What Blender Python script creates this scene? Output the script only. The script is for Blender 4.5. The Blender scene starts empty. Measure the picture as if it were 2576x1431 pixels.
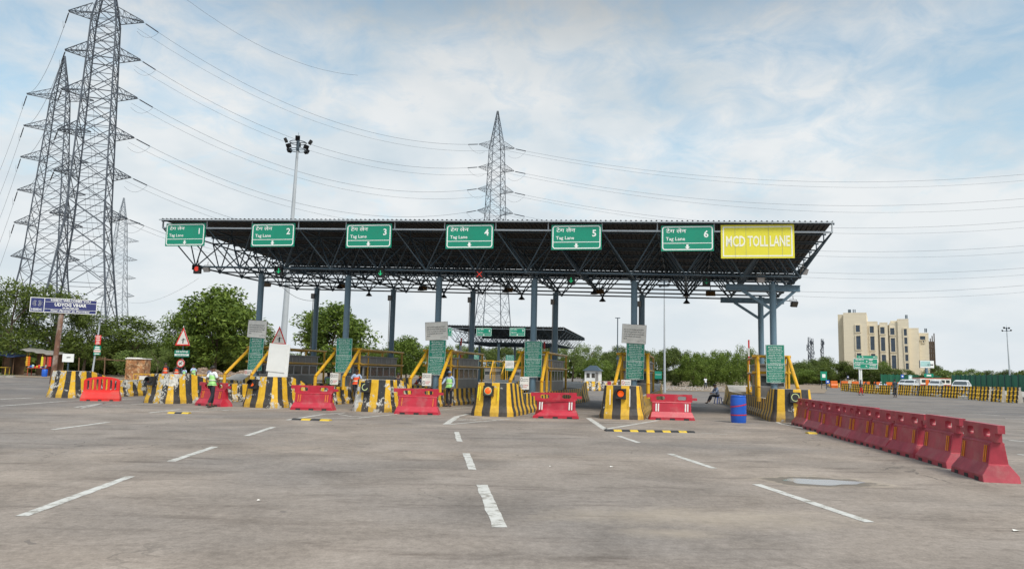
import bpy, math, random
import numpy as np
from mathutils import Vector, Matrix, Euler
from mathutils.geometry import tessellate_polygon
random.seed(7); RNG = np.random.default_rng(7)
PI = math.pi; rad = math.radians
SC = bpy.context.scene; COL = SC.collection

# ---------------------------------------------------------------- camera, world, sun
FPX = 1900.0; PITCH = 0.1148; ROLL = 0.0225; CAMH = 1.75; PW, PH = 2576.0, 1431.0
cd = bpy.data.cameras.new('camera'); cam = bpy.data.objects.new('camera', cd); COL.objects.link(cam)
cd.sensor_width = 36; cd.lens = 36 * FPX / PW; cd.clip_start = 0.1; cd.clip_end = 3000
Fw = Vector((0, math.cos(PITCH), math.sin(PITCH))); Rt = Vector((1, 0, 0)); Up = Rt.cross(Fw)
# the horizon drops to the right: the camera is rolled a little anticlockwise
R2 = Rt * math.cos(ROLL) + Up * math.sin(ROLL); U2 = Up * math.cos(ROLL) - Rt * math.sin(ROLL)
m = Matrix((R2, U2, -Fw)).transposed().to_4x4(); m.translation = Vector((0, 0, CAMH)); cam.matrix_world = m
SC.camera = cam

def ray(px, py):
    a = (px - PW / 2) / FPX; b = (PH / 2 - py) / FPX
    return Fw + R2 * a + U2 * b
def gp(px, py, z=0.0):            # where a sight line meets the height z
    r = ray(px, py); t = (z - CAMH) / r.z
    return Vector((r.x * t, r.y * t, z))
def at(px, py, Y):                # the point of a sight line at the distance Y
    r = ray(px, py); t = Y / r.y
    return Vector((r.x * t, Y, CAMH + r.z * t))

SUN_EL, SUN_AZ = rad(52), rad(148)
w = bpy.data.worlds.new('World'); SC.world = w; w.use_nodes = True
nt = w.node_tree; nt.nodes.clear()
def N(t, typ, **k):
    n = t.nodes.new(typ)
    for a, b in k.items():
        if a.startswith('i_'):
            key = a[2:]; key = int(key) if key.isdigit() else key
            n.inputs[key].default_value = b
        else: setattr(n, a, b)
    return n
def L(t, a, b): t.links.new(a, b)
def math_n(t, op, a, b=None, c=None, clamp=False):
    n = t.nodes.new('ShaderNodeMath'); n.operation = op; n.use_clamp = clamp
    for i, v in enumerate((a, b, c)):
        if v is None: continue
        if isinstance(v, (int, float)): n.inputs[i].default_value = v
        else: t.links.new(v, n.inputs[i])
    return n.outputs[0]
def ramp(t, fac, stops, interp='LINEAR'):
    n = t.nodes.new('ShaderNodeValToRGB'); t.links.new(fac, n.inputs[0]); cr = n.color_ramp; cr.interpolation = interp
    while len(cr.elements) < len(stops): cr.elements.new(0.5)
    for e, (p, c) in zip(cr.elements, stops):
        e.position = p; e.color = (c, c, c, 1) if isinstance(c, (int, float)) else (*c, 1)
    return n.outputs[0]
sky = N(nt, 'ShaderNodeTexSky', sky_type='NISHITA', sun_disc=False)
sky.sun_elevation = SUN_EL; sky.sun_rotation = SUN_AZ; sky.air_density = 1.0; sky.dust_density = 2.0; sky.ozone_density = 1.0
bg1 = N(nt, 'ShaderNodeBackground', i_Strength=0.22); tint = N(nt, 'ShaderNodeMixRGB', blend_type='MULTIPLY', i_Fac=1.0); L(nt, sky.outputs[0], tint.inputs[1]); tint.inputs[2].default_value = (.98, 1.06, .90, 1); L(nt, tint.outputs[0], bg1.inputs[0])
tc = N(nt, 'ShaderNodeTexCoord'); sp = N(nt, 'ShaderNodeSeparateXYZ'); L(nt, tc.outputs['Generated'], sp.inputs[0])
zz = math_n(nt, 'ADD', math_n(nt, 'MAXIMUM', sp.outputs[2], 0.0), 0.28)
cb = N(nt, 'ShaderNodeCombineXYZ'); L(nt, math_n(nt, 'DIVIDE', sp.outputs[0], zz), cb.inputs[0]); L(nt, math_n(nt, 'DIVIDE', sp.outputs[1], zz), cb.inputs[1])
cn = N(nt, 'ShaderNodeTexNoise', i_Scale=1.15, i_Detail=9.0, i_Roughness=0.58, i_Distortion=0.25); L(nt, cb.outputs[0], cn.inputs['Vector'])
cn2 = N(nt, 'ShaderNodeTexNoise', i_Scale=9.0, i_Detail=7.0, i_Roughness=0.62, i_Distortion=0.5); L(nt, cb.outputs[0], cn2.inputs['Vector'])
cf = math_n(nt, 'ADD', math_n(nt, 'MULTIPLY', cn.outputs[0], 0.62), math_n(nt, 'MULTIPLY', cn2.outputs[0], 0.38))
elev = math_n(nt, 'MAXIMUM', sp.outputs[2], 0.0)
hz = math_n(nt, 'MULTIPLY', math_n(nt, 'SUBTRACT', 0.42, elev), 0.5)     # more cloud towards the horizon
cmask = ramp(nt, math_n(nt, 'ADD', cf, hz), [(0.41, 0.26), (0.57, 0.98)])
shade = N(nt, 'ShaderNodeTexNoise', i_Scale=2.6, i_Detail=5.0, i_Roughness=0.5); L(nt, cb.outputs[0], shade.inputs['Vector'])
ccol = ramp(nt, shade.outputs[0], [(0.34, (0.60, 0.70, 0.77)), (0.58, (0.86, 0.885, 0.895))])
ctop = ramp(nt, elev, [(0.0, .60), (0.30, 0.57), (0.40, 0.50), (0.455, 0.36), (0.52, 0.40), (0.66, 0.85), (0.85, 1.0)])  # sky above the view is brightened to add light on the ground
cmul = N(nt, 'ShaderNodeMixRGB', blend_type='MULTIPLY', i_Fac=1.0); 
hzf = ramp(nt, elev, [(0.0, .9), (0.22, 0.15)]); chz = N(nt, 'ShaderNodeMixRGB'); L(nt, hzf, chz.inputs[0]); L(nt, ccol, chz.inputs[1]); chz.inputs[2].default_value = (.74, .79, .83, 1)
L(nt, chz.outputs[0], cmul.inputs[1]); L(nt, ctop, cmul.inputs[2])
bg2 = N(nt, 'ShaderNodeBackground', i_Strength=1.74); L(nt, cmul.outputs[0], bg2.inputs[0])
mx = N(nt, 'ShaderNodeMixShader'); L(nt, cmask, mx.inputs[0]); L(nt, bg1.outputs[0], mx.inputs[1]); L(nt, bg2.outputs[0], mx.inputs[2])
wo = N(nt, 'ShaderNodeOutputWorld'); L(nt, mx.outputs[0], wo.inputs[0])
sl = bpy.data.lights.new('sun', 'SUN'); sl.energy = 2.9; sl.angle = rad(16); sl.color = (1.0, 0.95, 0.88)
so = bpy.data.objects.new('sun', sl); COL.objects.link(so)
sd = Vector((math.sin(SUN_AZ) * math.cos(SUN_EL), math.cos(SUN_AZ) * math.cos(SUN_EL), math.sin(SUN_EL)))
so.rotation_euler = sd.to_track_quat('Z', 'Y').to_euler(); so.location = (0, 0, 60)
vs = SC.view_settings; vs.view_transform = 'Standard'; vs.look = 'None'; vs.exposure = 0.0; vs.gamma = 1.0; vs.use_curve_mapping = False

# ---------------------------------------------------------------- object helpers
def tag(o, label=None, cat=None, group=None, kind=None):
    if label: o['label'] = label
    if cat: o['category'] = cat
    if group: o['group'] = group
    if kind: o['kind'] = kind
    return o
def empty(name, loc, rz=0.0, label=None, cat=None, group=None):
    o = bpy.data.objects.new(name, None); COL.objects.link(o); o.location = loc; o.rotation_euler = (0, 0, rz)
    o.empty_display_size = 0.3
    return tag(o, label, cat, group)
def dup(root, loc=None, rz=None, label=None, group=None, scale=None):
    r = root.copy(); COL.objects.link(r)
    if loc is not None: r.location = loc
    if rz is not None: r.rotation_euler = (0, 0, rz)
    if scale is not None: r.scale = scale
    if label: r['label'] = label
    if group: r['group'] = group
    for ch in list(root.children):
        c = ch.copy(); COL.objects.link(c); c.parent = r
        for g in list(ch.children):
            d = g.copy(); COL.objects.link(d); d.parent = c
    return r

_txt = {}
def text_geo(s, shear=0.0, bold=0.0):
    key = (s, shear, bold)
    if key in _txt: return _txt[key]
    cu = bpy.data.curves.new('t', 'FONT'); cu.body = s; cu.size = 1; cu.resolution_u = 2; cu.shear = shear; cu.offset = bold
    ob = bpy.data.objects.new('t', cu); COL.objects.link(ob)
    dg = bpy.context.evaluated_depsgraph_get(); me = bpy.data.meshes.new_from_object(ob.evaluated_get(dg))
    v = [tuple(p.co) for p in me.vertices]; f = [tuple(p.vertices) for p in me.polygons]
    bpy.data.objects.remove(ob); bpy.data.curves.remove(cu); bpy.data.meshes.remove(me)
    _txt[key] = (v, f); return v, f

class MB:
    def __init__(s): s.v = []; s.f = []; s.m = []; s.uv = {}; s.sm = set()
    def add(s, vs, fs, mi=0, M=None, uvs=None, smooth=False):
        b = len(s.v)
        for p in vs:
            p = Vector(p)
            if M is not None: p = M @ p
            s.v.append((p.x, p.y, p.z))
        for i, f in enumerate(fs):
            if uvs: s.uv[len(s.f)] = uvs[i]
            if smooth: s.sm.add(len(s.f))
            s.f.append(tuple(b + k for k in f)); s.m.append(mi)
        return s
    def box(s, c, d, mi=0, M=None, rz=0.0, taper=1.0):
        x, y, z = d[0] / 2, d[1] / 2, d[2] / 2
        R = Matrix.Rotation(rz, 4, 'Z'); T = Matrix.Translation(Vector(c)) @ R
        if M is not None: T = M @ T
        vs = [(-x, -y, -z), (x, -y, -z), (x, y, -z), (-x, y, -z)] + [(sx * x * taper, sy * y * taper, z) for sx, sy in ((-1, -1), (1, -1), (1, 1), (-1, 1))]
        return s.add(vs, [(3, 2, 1, 0), (4, 5, 6, 7), (0, 1, 5, 4), (1, 2, 6, 5), (2, 3, 7, 6), (3, 0, 4, 7)], mi, T)
    def bar(s, p, q, w, h=None, mi=0):
        p, q = Vector(p), Vector(q); d = q - p
        if d.length < 1e-6: return s
        h = h or w; zq = d.normalized(); up = Vector((0, 0, 1)) if abs(zq.z) < .98 else Vector((0, 1, 0))
        x = zq.cross(up).normalized(); y = x.cross(zq)
        vs = [p + x * a * w / 2 + y * b * h / 2 for a, b in ((-1, -1), (1, -1), (1, 1), (-1, 1))] + [q + x * a * w / 2 + y * b * h / 2 for a, b in ((-1, -1), (1, -1), (1, 1), (-1, 1))]
        return s.add(vs, [(3, 2, 1, 0), (4, 5, 6, 7), (0, 1, 5, 4), (1, 2, 6, 5), (2, 3, 7, 6), (3, 0, 4, 7)], mi)
    def tube(s, p, q, r, n=8, mi=0, r2=None, cap=True):
        p, q = Vector(p), Vector(q); d = q - p
        if d.length < 1e-6: return s
        r2 = r if r2 is None else r2; zq = d.normalized(); up = Vector((0, 0, 1)) if abs(zq.z) < .98 else Vector((0, 1, 0))
        x = zq.cross(up).normalized(); y = x.cross(zq)
        A = [(math.cos(2 * PI * i / n), math.sin(2 * PI * i / n)) for i in range(n)]
        vs = [p + (x * a + y * b) * r for a, b in A] + [q + (x * a + y * b) * r2 for a, b in A]
        s.add(vs, [(i, (i + 1) % n, n + (i + 1) % n, n + i) for i in range(n)], mi, None, None, n > 5)
        if cap: s.add(vs, [tuple(range(n))[::-1], tuple(range(n, 2 * n))], mi)
        return s
    def path(s, pts, r, n=6, mi=0):
        for a, b in zip(pts[:-1], pts[1:]): s.tube(a, b, r, n, mi)
        return s
    def lathe(s, prof, n=16, mi=0, M=None, smooth=True):
        vs = []; fs = []
        for r, z in prof: vs += [(r * math.cos(2 * PI * i / n), r * math.sin(2 * PI * i / n), z) for i in range(n)]
        for k in range(len(prof) - 1): fs += [(k * n + i, k * n + (i + 1) % n, (k + 1) * n + (i + 1) % n, (k + 1) * n + i) for i in range(n)]
        s.add(vs, fs, mi, M, None, smooth)
        return s.add(vs, [tuple(range(n))[::-1], tuple(range((len(prof) - 1) * n, len(prof) * n))], mi, M)
    def plate(s, outline, holes, t, mi=0, M=None):        # outline in x,z; thickness t along y, holes cut through
        loops = [outline] + holes
        tri = tessellate_polygon([[Vector((a, b, 0)) for a, b in lp] for lp in loops])
        flat = [p for lp in loops for p in lp]; n = len(flat)
        vs = [(a, -t / 2, b) for a, b in flat] + [(a, t / 2, b) for a, b in flat]
        fs = []
        for a, b, c in tri:
            A, B, C = flat[a], flat[b], flat[c]
            cr = (B[0] - A[0]) * (C[1] - A[1]) - (B[1] - A[1]) * (C[0] - A[0])
            if cr < 0: b, c = c, b
            fs += [(a, b, c), (n + a, n + c, n + b)]
        k = 0
        for li, lp in enumerate(loops):
            m = len(lp); ar = sum(lp[i][0] * lp[(i + 1) % m][1] - lp[(i + 1) % m][0] * lp[i][1] for i in range(m))
            for i in range(m):
                a, b = k + i, k + (i + 1) % m
                q = (a, n + a, n + b, b)
                fs.append(q if (ar > 0) != (li == 0) else q[::-1])
            k += m
        return s.add(vs, fs, mi, M)
    def text(s, st, h, M, mi=0, align='c', width=None, shear=0.0, bold=0.0, sx=None):
        v, f = text_geo(st, shear, bold)
        if not v: return s
        x0 = min(p[0] for p in v); x1 = max(p[0] for p in v); k = h / 0.72; kx = k
        if width: kx = width / (x1 - x0)
        off = -(x0 + x1) / 2 if align == 'c' else -x0
        vs = [((p[0] + off) * kx, 0, p[1] * k) for p in v]
        return s.add(vs, f, mi, M)
    def build(s, name, mats, parent=None, loc=None, rz=None):
        me = bpy.data.meshes.new(name); me.from_pydata(s.v, [], s.f)
        mats = mats if isinstance(mats, (list, tuple)) else [mats]
        for mm in mats: me.materials.append(mm)
        if len(mats) > 1: me.polygons.foreach_set('material_index', s.m)
        if s.uv:
            ul = me.uv_layers.new(name='UVMap')
            for fi, uv in s.uv.items():
                p = me.polygons[fi]
                for li, q in zip(p.loop_indices, uv): ul.data[li].uv = q
        if s.sm:
            for i in s.sm: me.polygons[i].use_smooth = True
        me.validate(); me.update()
        o = bpy.data.objects.new(name, me); COL.objects.link(o)
        if parent: o.parent = parent
        if loc is not None: o.location = loc
        if rz is not None: o.rotation_euler = (0, 0, rz)
        return o

def rrect(x0, z0, x1, z1, r, n=4):
    out = []
    for cx, cz, a0 in ((x1 - r, z0 + r, -90), (x1 - r, z1 - r, 0), (x0 + r, z1 - r, 90), (x0 + r, z0 + r, 180)):
        for i in range(n + 1):
            a = rad(a0 + 90 * i / n); out.append((cx + r * math.cos(a), cz + r * math.sin(a)))
    return out
def ring(mb, x0, z0, x1, z1, r, wdt, M, mi):       # flat rounded border line
    mb.plate(rrect(x0, z0, x1, z1, r), [rrect(x0 + wdt, z0 + wdt, x1 - wdt, z1 - wdt, max(r - wdt, .01))], .003, mi, M)
T = Matrix.Translation

# ---------------------------------------------------------------- materials
def mat(name, col, rough=.6, metal=0.0, var=.12, scale=2.0, bump=0.0, dirt=None, dirt_amt=.5, dscale=1.2, emit=None, spec=.5, detail=5, stretch=None, coat=0):
    m = bpy.data.materials.new(name); m.use_nodes = True; t = m.node_tree; p = t.nodes['Principled BSDF']
    p.inputs['Roughness'].default_value = rough; p.inputs['Metallic'].default_value = metal
    p.inputs['Specular IOR Level'].default_value = spec
    if coat: p.inputs['Coat Weight'].default_value = coat
    tc = N(t, 'ShaderNodeTexCoord'); oi = N(t, 'ShaderNodeObjectInfo')
    v = tc.outputs['Object']
    ad = N(t, 'ShaderNodeVectorMath', operation='ADD'); L(t, v, ad.inputs[0])
    cx = N(t, 'ShaderNodeCombineXYZ'); L(t, math_n(t, 'MULTIPLY', oi.outputs['Random'], 37.0), cx.inputs[0]); L(t, cx.outputs[0], ad.inputs[1])
    v = ad.outputs[0]
    if stretch:
        mp = N(t, 'ShaderNodeMapping'); mp.inputs['Scale'].default_value = stretch; L(t, v, mp.inputs[0]); v2 = mp.outputs[0]
    else: v2 = v
    n = N(t, 'ShaderNodeTexNoise', i_Scale=scale, i_Detail=detail, i_Roughness=.65); L(t, v2, n.inputs['Vector'])
    lo = [c * (1 - var) for c in col]; hi = [min(c * (1 + var), 1) for c in col]
    c = ramp(t, n.outputs[0], [(0.3, lo), (0.7, hi)])
    if dirt:
        n2 = N(t, 'ShaderNodeTexNoise', i_Scale=dscale, i_Detail=8.0, i_Roughness=.7); L(t, v2, n2.inputs['Vector'])
        fac = ramp(t, n2.outputs[0], [(0.5, 0.0), (0.68, dirt_amt)])
        mxn = N(t, 'ShaderNodeMixRGB'); L(t, fac, mxn.inputs[0]); L(t, c, mxn.inputs[1]); mxn.inputs[2].default_value = (*dirt, 1); c = mxn.outputs[0]
    L(t, c, p.inputs['Base Color'])
    if bump:
        b = N(t, 'ShaderNodeBump', i_Strength=bump, i_Distance=.02); L(t, n.outputs[0], b.inputs['Height']); L(t, b.outputs[0], p.inputs['Normal'])
    if emit:
        p.inputs['Emission Color'].default_value = (*emit[0], 1); p.inputs['Emission Strength'].default_value = emit[1]
    return m

def stripe_mat(name, peel, w=.34, grime=.5, base='both'):
    m = bpy.data.materials.new(name); m.use_nodes = True; t = m.node_tree; p = t.nodes['Principled BSDF']; p.inputs['Roughness'].default_value = .62
    uv = N(t, 'ShaderNodeUVMap'); s = N(t, 'ShaderNodeSeparateXYZ'); L(t, uv.outputs[0], s.inputs[0])
    tc = N(t, 'ShaderNodeTexCoord'); oi = N(t, 'ShaderNodeObjectInfo')
    ad = N(t, 'ShaderNodeVectorMath', operation='ADD'); L(t, tc.outputs['Object'], ad.inputs[0])
    cx = N(t, 'ShaderNodeCombineXYZ'); L(t, math_n(t, 'MULTIPLY', oi.outputs['Random'], 37.0), cx.inputs[0]); L(t, cx.outputs[0], ad.inputs[1]); v = ad.outputs[0]
    wob = N(t, 'ShaderNodeTexNoise', i_Scale=2.5, i_Detail=3.0); L(t, v, wob.inputs['Vector'])
    u = math_n(t, 'ADD', s.outputs[0], math_n(t, 'MULTIPLY', math_n(t, 'SUBTRACT', wob.outputs[0], .5), .05))
    fr = math_n(t, 'FRACT', math_n(t, 'DIVIDE', u, 2 * w))
    st = math_n(t, 'GREATER_THAN', fr, .5)
    n1 = N(t, 'ShaderNodeTexNoise', i_Scale=6.0, i_Detail=6.0, i_Roughness=.7); L(t, v, n1.inputs['Vector'])
    ye = ramp(t, n1.outputs[0], [(.35, (.62, .345, .014)), (.7, (.80, .49, .03))]); bk = ramp(t, n1.outputs[0], [(.35, (.018, .018, .02)), (.75, (.055, .055, .06))])
    mx = N(t, 'ShaderNodeMixRGB'); L(t, st, mx.inputs[0]); L(t, ye, mx.inputs[1]); L(t, bk, mx.inputs[2])
    # flaked paint: pale patches with hard ragged edges
    n2 = N(t, 'ShaderNodeTexNoise', i_Scale=3.3, i_Detail=10.0, i_Roughness=.74); L(t, v, n2.inputs['Vector'])
    big = N(t, 'ShaderNodeTexNoise', i_Scale=.8, i_Detail=2.0); L(t, v, big.inputs['Vector'])
    q = math_n(t, 'ADD', n2.outputs[0], math_n(t, 'MULTIPLY', math_n(t, 'SUBTRACT', big.outputs[0], .5), .55))
    pf = ramp(t, q, [(.71 - peel, 0.0), (.725 - peel, 1.0)])
    mx2 = N(t, 'ShaderNodeMixRGB'); L(t, pf, mx2.inputs[0]); L(t, mx.outputs[0], mx2.inputs[1])
    n3 = N(t, 'ShaderNodeTexNoise', i_Scale=9.0, i_Detail=4.0); L(t, v, n3.inputs['Vector'])
    L(t, ramp(t, n3.outputs[0], [(.35, (.40, .38, .34)), (.65, (.68, .67, .63))]), mx2.inputs[2])
    # road grime climbing from the foot
    g = math_n(t, 'MULTIPLY', math_n(t, 'SUBTRACT', 1.0, math_n(t, 'DIVIDE', s.outputs[1], .55), None, True), grime)
    n4 = N(t, 'ShaderNodeTexNoise', i_Scale=2.2, i_Detail=8.0, i_Roughness=.7); L(t, v, n4.inputs['Vector'])
    gg = math_n(t, 'MULTIPLY', g, ramp(t, n4.outputs[0], [(.35, .2), (.65, 1.0)]))
    mx3 = N(t, 'ShaderNodeMixRGB'); L(t, gg, mx3.inputs[0]); L(t, mx2.outputs[0], mx3.inputs[1]); mx3.inputs[2].default_value = (.13, .095, .07, 1)
    L(t, mx3.outputs[0], p.inputs['Base Color'])
    b = N(t, 'ShaderNodeBump', i_Strength=.5, i_Distance=.01); L(t, pf, b.inputs['Height']); L(t, b.outputs[0], p.inputs['Normal'])
    return m

M = {}
M['stripe'] = stripe_mat('striped_paint', .085); M['stripe_worn'] = stripe_mat('striped_paint_worn', .165); M['stripe_good'] = stripe_mat('striped_paint_fresh', .03)
M['stripe_dark'] = stripe_mat('striped_paint_dark', .0, grime=1.0); M['stripe_bare'] = stripe_mat('striped_paint_bare', .22)  # foot darkening at full strength, on the last island and rear noses
M['concrete'] = mat('concrete', (.34, .32, .29), .85, var=.2, scale=3, bump=.3, dirt=(.16, .13, .10))
M['steel'] = mat('painted_steel', (.042, .068, .092), .5, var=.15, scale=1.5, dirt=(.05, .045, .04), dirt_amt=.4)
M['column'] = mat('column_paint', (.13, .215, .285), .45, var=.12, scale=1.2, dirt=(.10, .10, .10), dirt_amt=.4, stretch=(1, 1, .3))
M['roof'] = mat('roof_sheet', (.030, .027, .026), .65, var=.3, scale=1.0, stretch=(4, .5, 1))
M['gutter'] = mat('gutter_metal', (.016, .028, .042), .5, var=.1)
M['pale_steel'] = mat('pale_steel', (.38, .42, .46), .45, var=.15)
M['galv'] = mat('galvanised_steel', (.055, .068, .09), .5, var=.25, scale=.4)
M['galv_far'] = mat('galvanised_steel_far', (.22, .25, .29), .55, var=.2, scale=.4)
M['wire'] = mat('wire', (.10, .11, .13), .6, var=.05)
M['insul'] = mat('insulator', (.02, .028, .045), .3, var=.05)
M['mast'] = mat('mast_zinc', (.40, .43, .46), .45, var=.1, scale=.5)
M['sgreen'] = mat('sign_green', (.0, .235, .145), .4, var=.06, scale=.8, dirt=(.02, .2, .12), dirt_amt=.4)
M['bgreen'] = mat('board_green', (.0, .20, .135), .5, var=.08, scale=1.2)
M['white'] = mat('sign_white', (.80, .81, .80), .5, var=.04)
M['offwhite'] = mat('board_offwhite', (.72, .70, .66), .6, var=.08, scale=3, dirt=(.4, .37, .33), dirt_amt=.4)
M['faint_white'] = mat('faded_lettering', (.80, .79, .66), .5, var=.1)
M['ink'] = mat('ink', (.03, .03, .035), .6, var=.02)
M['redink'] = mat('red_ink', (.55, .02, .02), .5, var=.05)
M['syellow'] = mat('sign_yellow', (.72, .66, .04), .45, var=.06, scale=1.2, dirt=(.6, .52, .05), dirt_amt=.5)
M['blue_ink'] = mat('board_navy', (.022, .03, .14), .45, var=.08)
M['yellow'] = mat('yellow_pipe', (.64, .35, .015), .42, var=.1, scale=2.5, dirt=(.33, .20, .07), dirt_amt=.7, dscale=2)
M['red'] = mat('red_plastic', (.44, .018, .040), .4, var=.16, scale=2.2, dirt=(.40, .12, .12), dirt_amt=.6, dscale=2.5)
M['red_old'] = mat('weathered_red_plastic', (.33, .030, .050), .45, var=.28, scale=2.2, dirt=(.34, .10, .10), dirt_amt=.8, dscale=2.5, bump=.1)
M['red_new'] = mat('bright_red_plastic', (.66, .022, .018), .4, var=.1, scale=2, dirt=(.45, .13, .10), dirt_amt=.4)
M['orange'] = mat('orange_reflector', (.72, .25, .02), .35, var=.2, scale=8)
M['wreflect'] = mat('white_reflector', (.7, .68, .66), .4, var=.1)
M['blue'] = mat('blue_plastic', (.012, .095, .48), .35, var=.1, scale=2, dirt=(.06, .13, .4), dirt_amt=.4)
M['black'] = mat('black_rubber', (.02, .02, .022), .6, var=.2)
M['lampbox'] = mat('lamp_box', (.018, .018, .02), .45, var=.1)
M['lit_orange'] = mat('lit_orange', (.8, .10, .01), .4, var=.02, emit=((1.0, .12, .01), .6))
M['lit_red'] = mat('lit_red', (.9, .05, .03), .4, var=.02, emit=((1.0, .06, .03), .35))
M['lit_green'] = mat('lit_green', (.02, .7, .3), .4, var=.02, emit=((.01, .75, .25), .3))
M['dim_green'] = mat('dim_green', (.02, .25, .12), .4, var=.02, emit=((.01, .3, .12), .25))
M['ringpale'] = mat('pale_ring', (.50, .58, .28), .5, var=.05)
M['lens'] = mat('dark_lens', (.06, .055, .045), .2, var=.1)
M['glass'] = mat('booth_glass', (.05, .06, .065), .12, var=.1, spec=.7)
M['alu'] = mat('aluminium', (.45, .45, .46), .4, metal=.3, var=.12)
M['booth'] = mat('booth_panel', (.26, .25, .24), .55, var=.15)
M['brown'] = mat('brown_board', (.12, .065, .02), .5, var=.1)
M['skin'] = mat('skin', (.14, .07, .045), .55, var=.06); M['hair'] = mat('hair', (.012, .01, .009), .6, var=.1)
M['cloth_blue'] = mat('light_blue_cloth', (.38, .48, .66), .85, var=.1, scale=6); M['cloth_white'] = mat('white_cloth', (.70, .73, .78), .85, var=.06)
M['cloth_navy'] = mat('navy_cloth', (.018, .02, .03), .85, var=.2); M['vest_green'] = mat('lime_vest', (.38, .74, .26), .7, var=.08)
M['vest_orange'] = mat('orange_vest', (.80, .10, .03), .7, var=.1); M['reflex'] = mat('vest_tape', (.62, .66, .55), .4, var=.05)
M['cloth_red'] = mat('red_cloth', (.55, .02, .02), .85, var=.1); M['cloth_grey'] = mat('grey_cloth', (.16, .20, .30), .85, var=.2)
M['cloth_dark'] = mat('dark_cloth', (.03, .05, .07), .85, var=.2); M['shoe'] = mat('shoe', (.03, .025, .022), .5, var=.1)
M['bark'] = mat('bark', (.085, .062, .045), .9, var=.3, scale=6)
M['rust'] = mat('rusty_pipe', (.17, .085, .055), .8, var=.4, scale=5, dirt=(.42, .37, .33), dirt_amt=.95, dscale=1.3, stretch=(1, 1, .5))
M['tarp'] = mat('grey_tarp', (.20, .19, .17), .8, var=.2); M['tarp_blue'] = mat('blue_tarp', (.012, .03, .09), .6, var=.2)
M['wood'] = mat('wood', (.16, .09, .05), .8, var=.3); M['redtable'] = mat('red_table', (.36, .07, .035), .6, var=.2)
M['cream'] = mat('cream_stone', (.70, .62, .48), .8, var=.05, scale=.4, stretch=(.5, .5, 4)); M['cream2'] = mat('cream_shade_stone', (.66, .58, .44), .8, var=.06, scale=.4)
M['bglass'] = mat('building_glass', (.035, .06, .10), .15, var=.2, scale=.5, spec=.7)
M['net'] = mat('green_net', (.018, .12, .07), .9, var=.3, scale=.6, stretch=(1, 1, .2)); M['carwhite'] = mat('car_paint', (.62, .64, .66), .25, var=.02, coat=.5)
M['tyre'] = mat('tyre', (.02, .02, .02), .8); M['orange_pl'] = mat('orange_plastic', (.60, .12, .01), .5, var=.1)
M['greyplate'] = mat('grey_fibre_plate', (.33, .33, .30), .7, var=.1)
M['teal'] = mat('pale_teal_board', (.35, .55, .55), .5, var=.15)
def poster():
    m = mat('faded_poster', (.30, .13, .05), .6, var=.95, scale=2.6, detail=7, dirt=(.75, .55, .33), dirt_amt=1.0, dscale=3.2); return m
M['poster'] = poster()
def leaf_mat(name, dark, light, tr=.25):
    m = bpy.data.materials.new(name); m.use_nodes = True; t = m.node_tree; p = t.nodes['Principled BSDF']; p.inputs['Roughness'].default_value = .6
    p.inputs['Specular IOR Level'].default_value = .3
    g = N(t, 'ShaderNodeNewGeometry'); tc = N(t, 'ShaderNodeTexCoord')
    n = N(t, 'ShaderNodeTexNoise', i_Scale=.7, i_Detail=3.0); L(t, tc.outputs['Object'], n.inputs['Vector'])
    f = math_n(t, 'ADD', math_n(t, 'MULTIPLY', g.outputs['Random Per Island'], .55), math_n(t, 'MULTIPLY', n.outputs[0], .6))
    c = ramp(t, f, [(.25, dark), (.85, light)]); L(t, c, p.inputs['Base Color'])
    tl = N(t, 'ShaderNodeBsdfTranslucent'); L(t, c, tl.inputs[0]); mx = N(t, 'ShaderNodeMixShader', i_Fac=tr)
    L(t, p.outputs[0], mx.inputs[1]); L(t, tl.outputs[0], mx.inputs[2]); L(t, mx.outputs[0], t.nodes['Material Output'].inputs[0])
    return m
M['leaf_dark'] = leaf_mat('leaves_dark', (.030, .054, .009), (.145, .19, .034)); M['leaf_mid'] = leaf_mat('leaves_mid', (.045, .085, .012), (.195, .27, .045))
M['leaf_light'] = leaf_mat('leaves_light', (.06, .10, .022), (.19, .25, .06)); M['leaf_grey'] = leaf_mat('leaves_greygreen', (.042, .070, .018), (.165, .215, .05))

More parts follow.
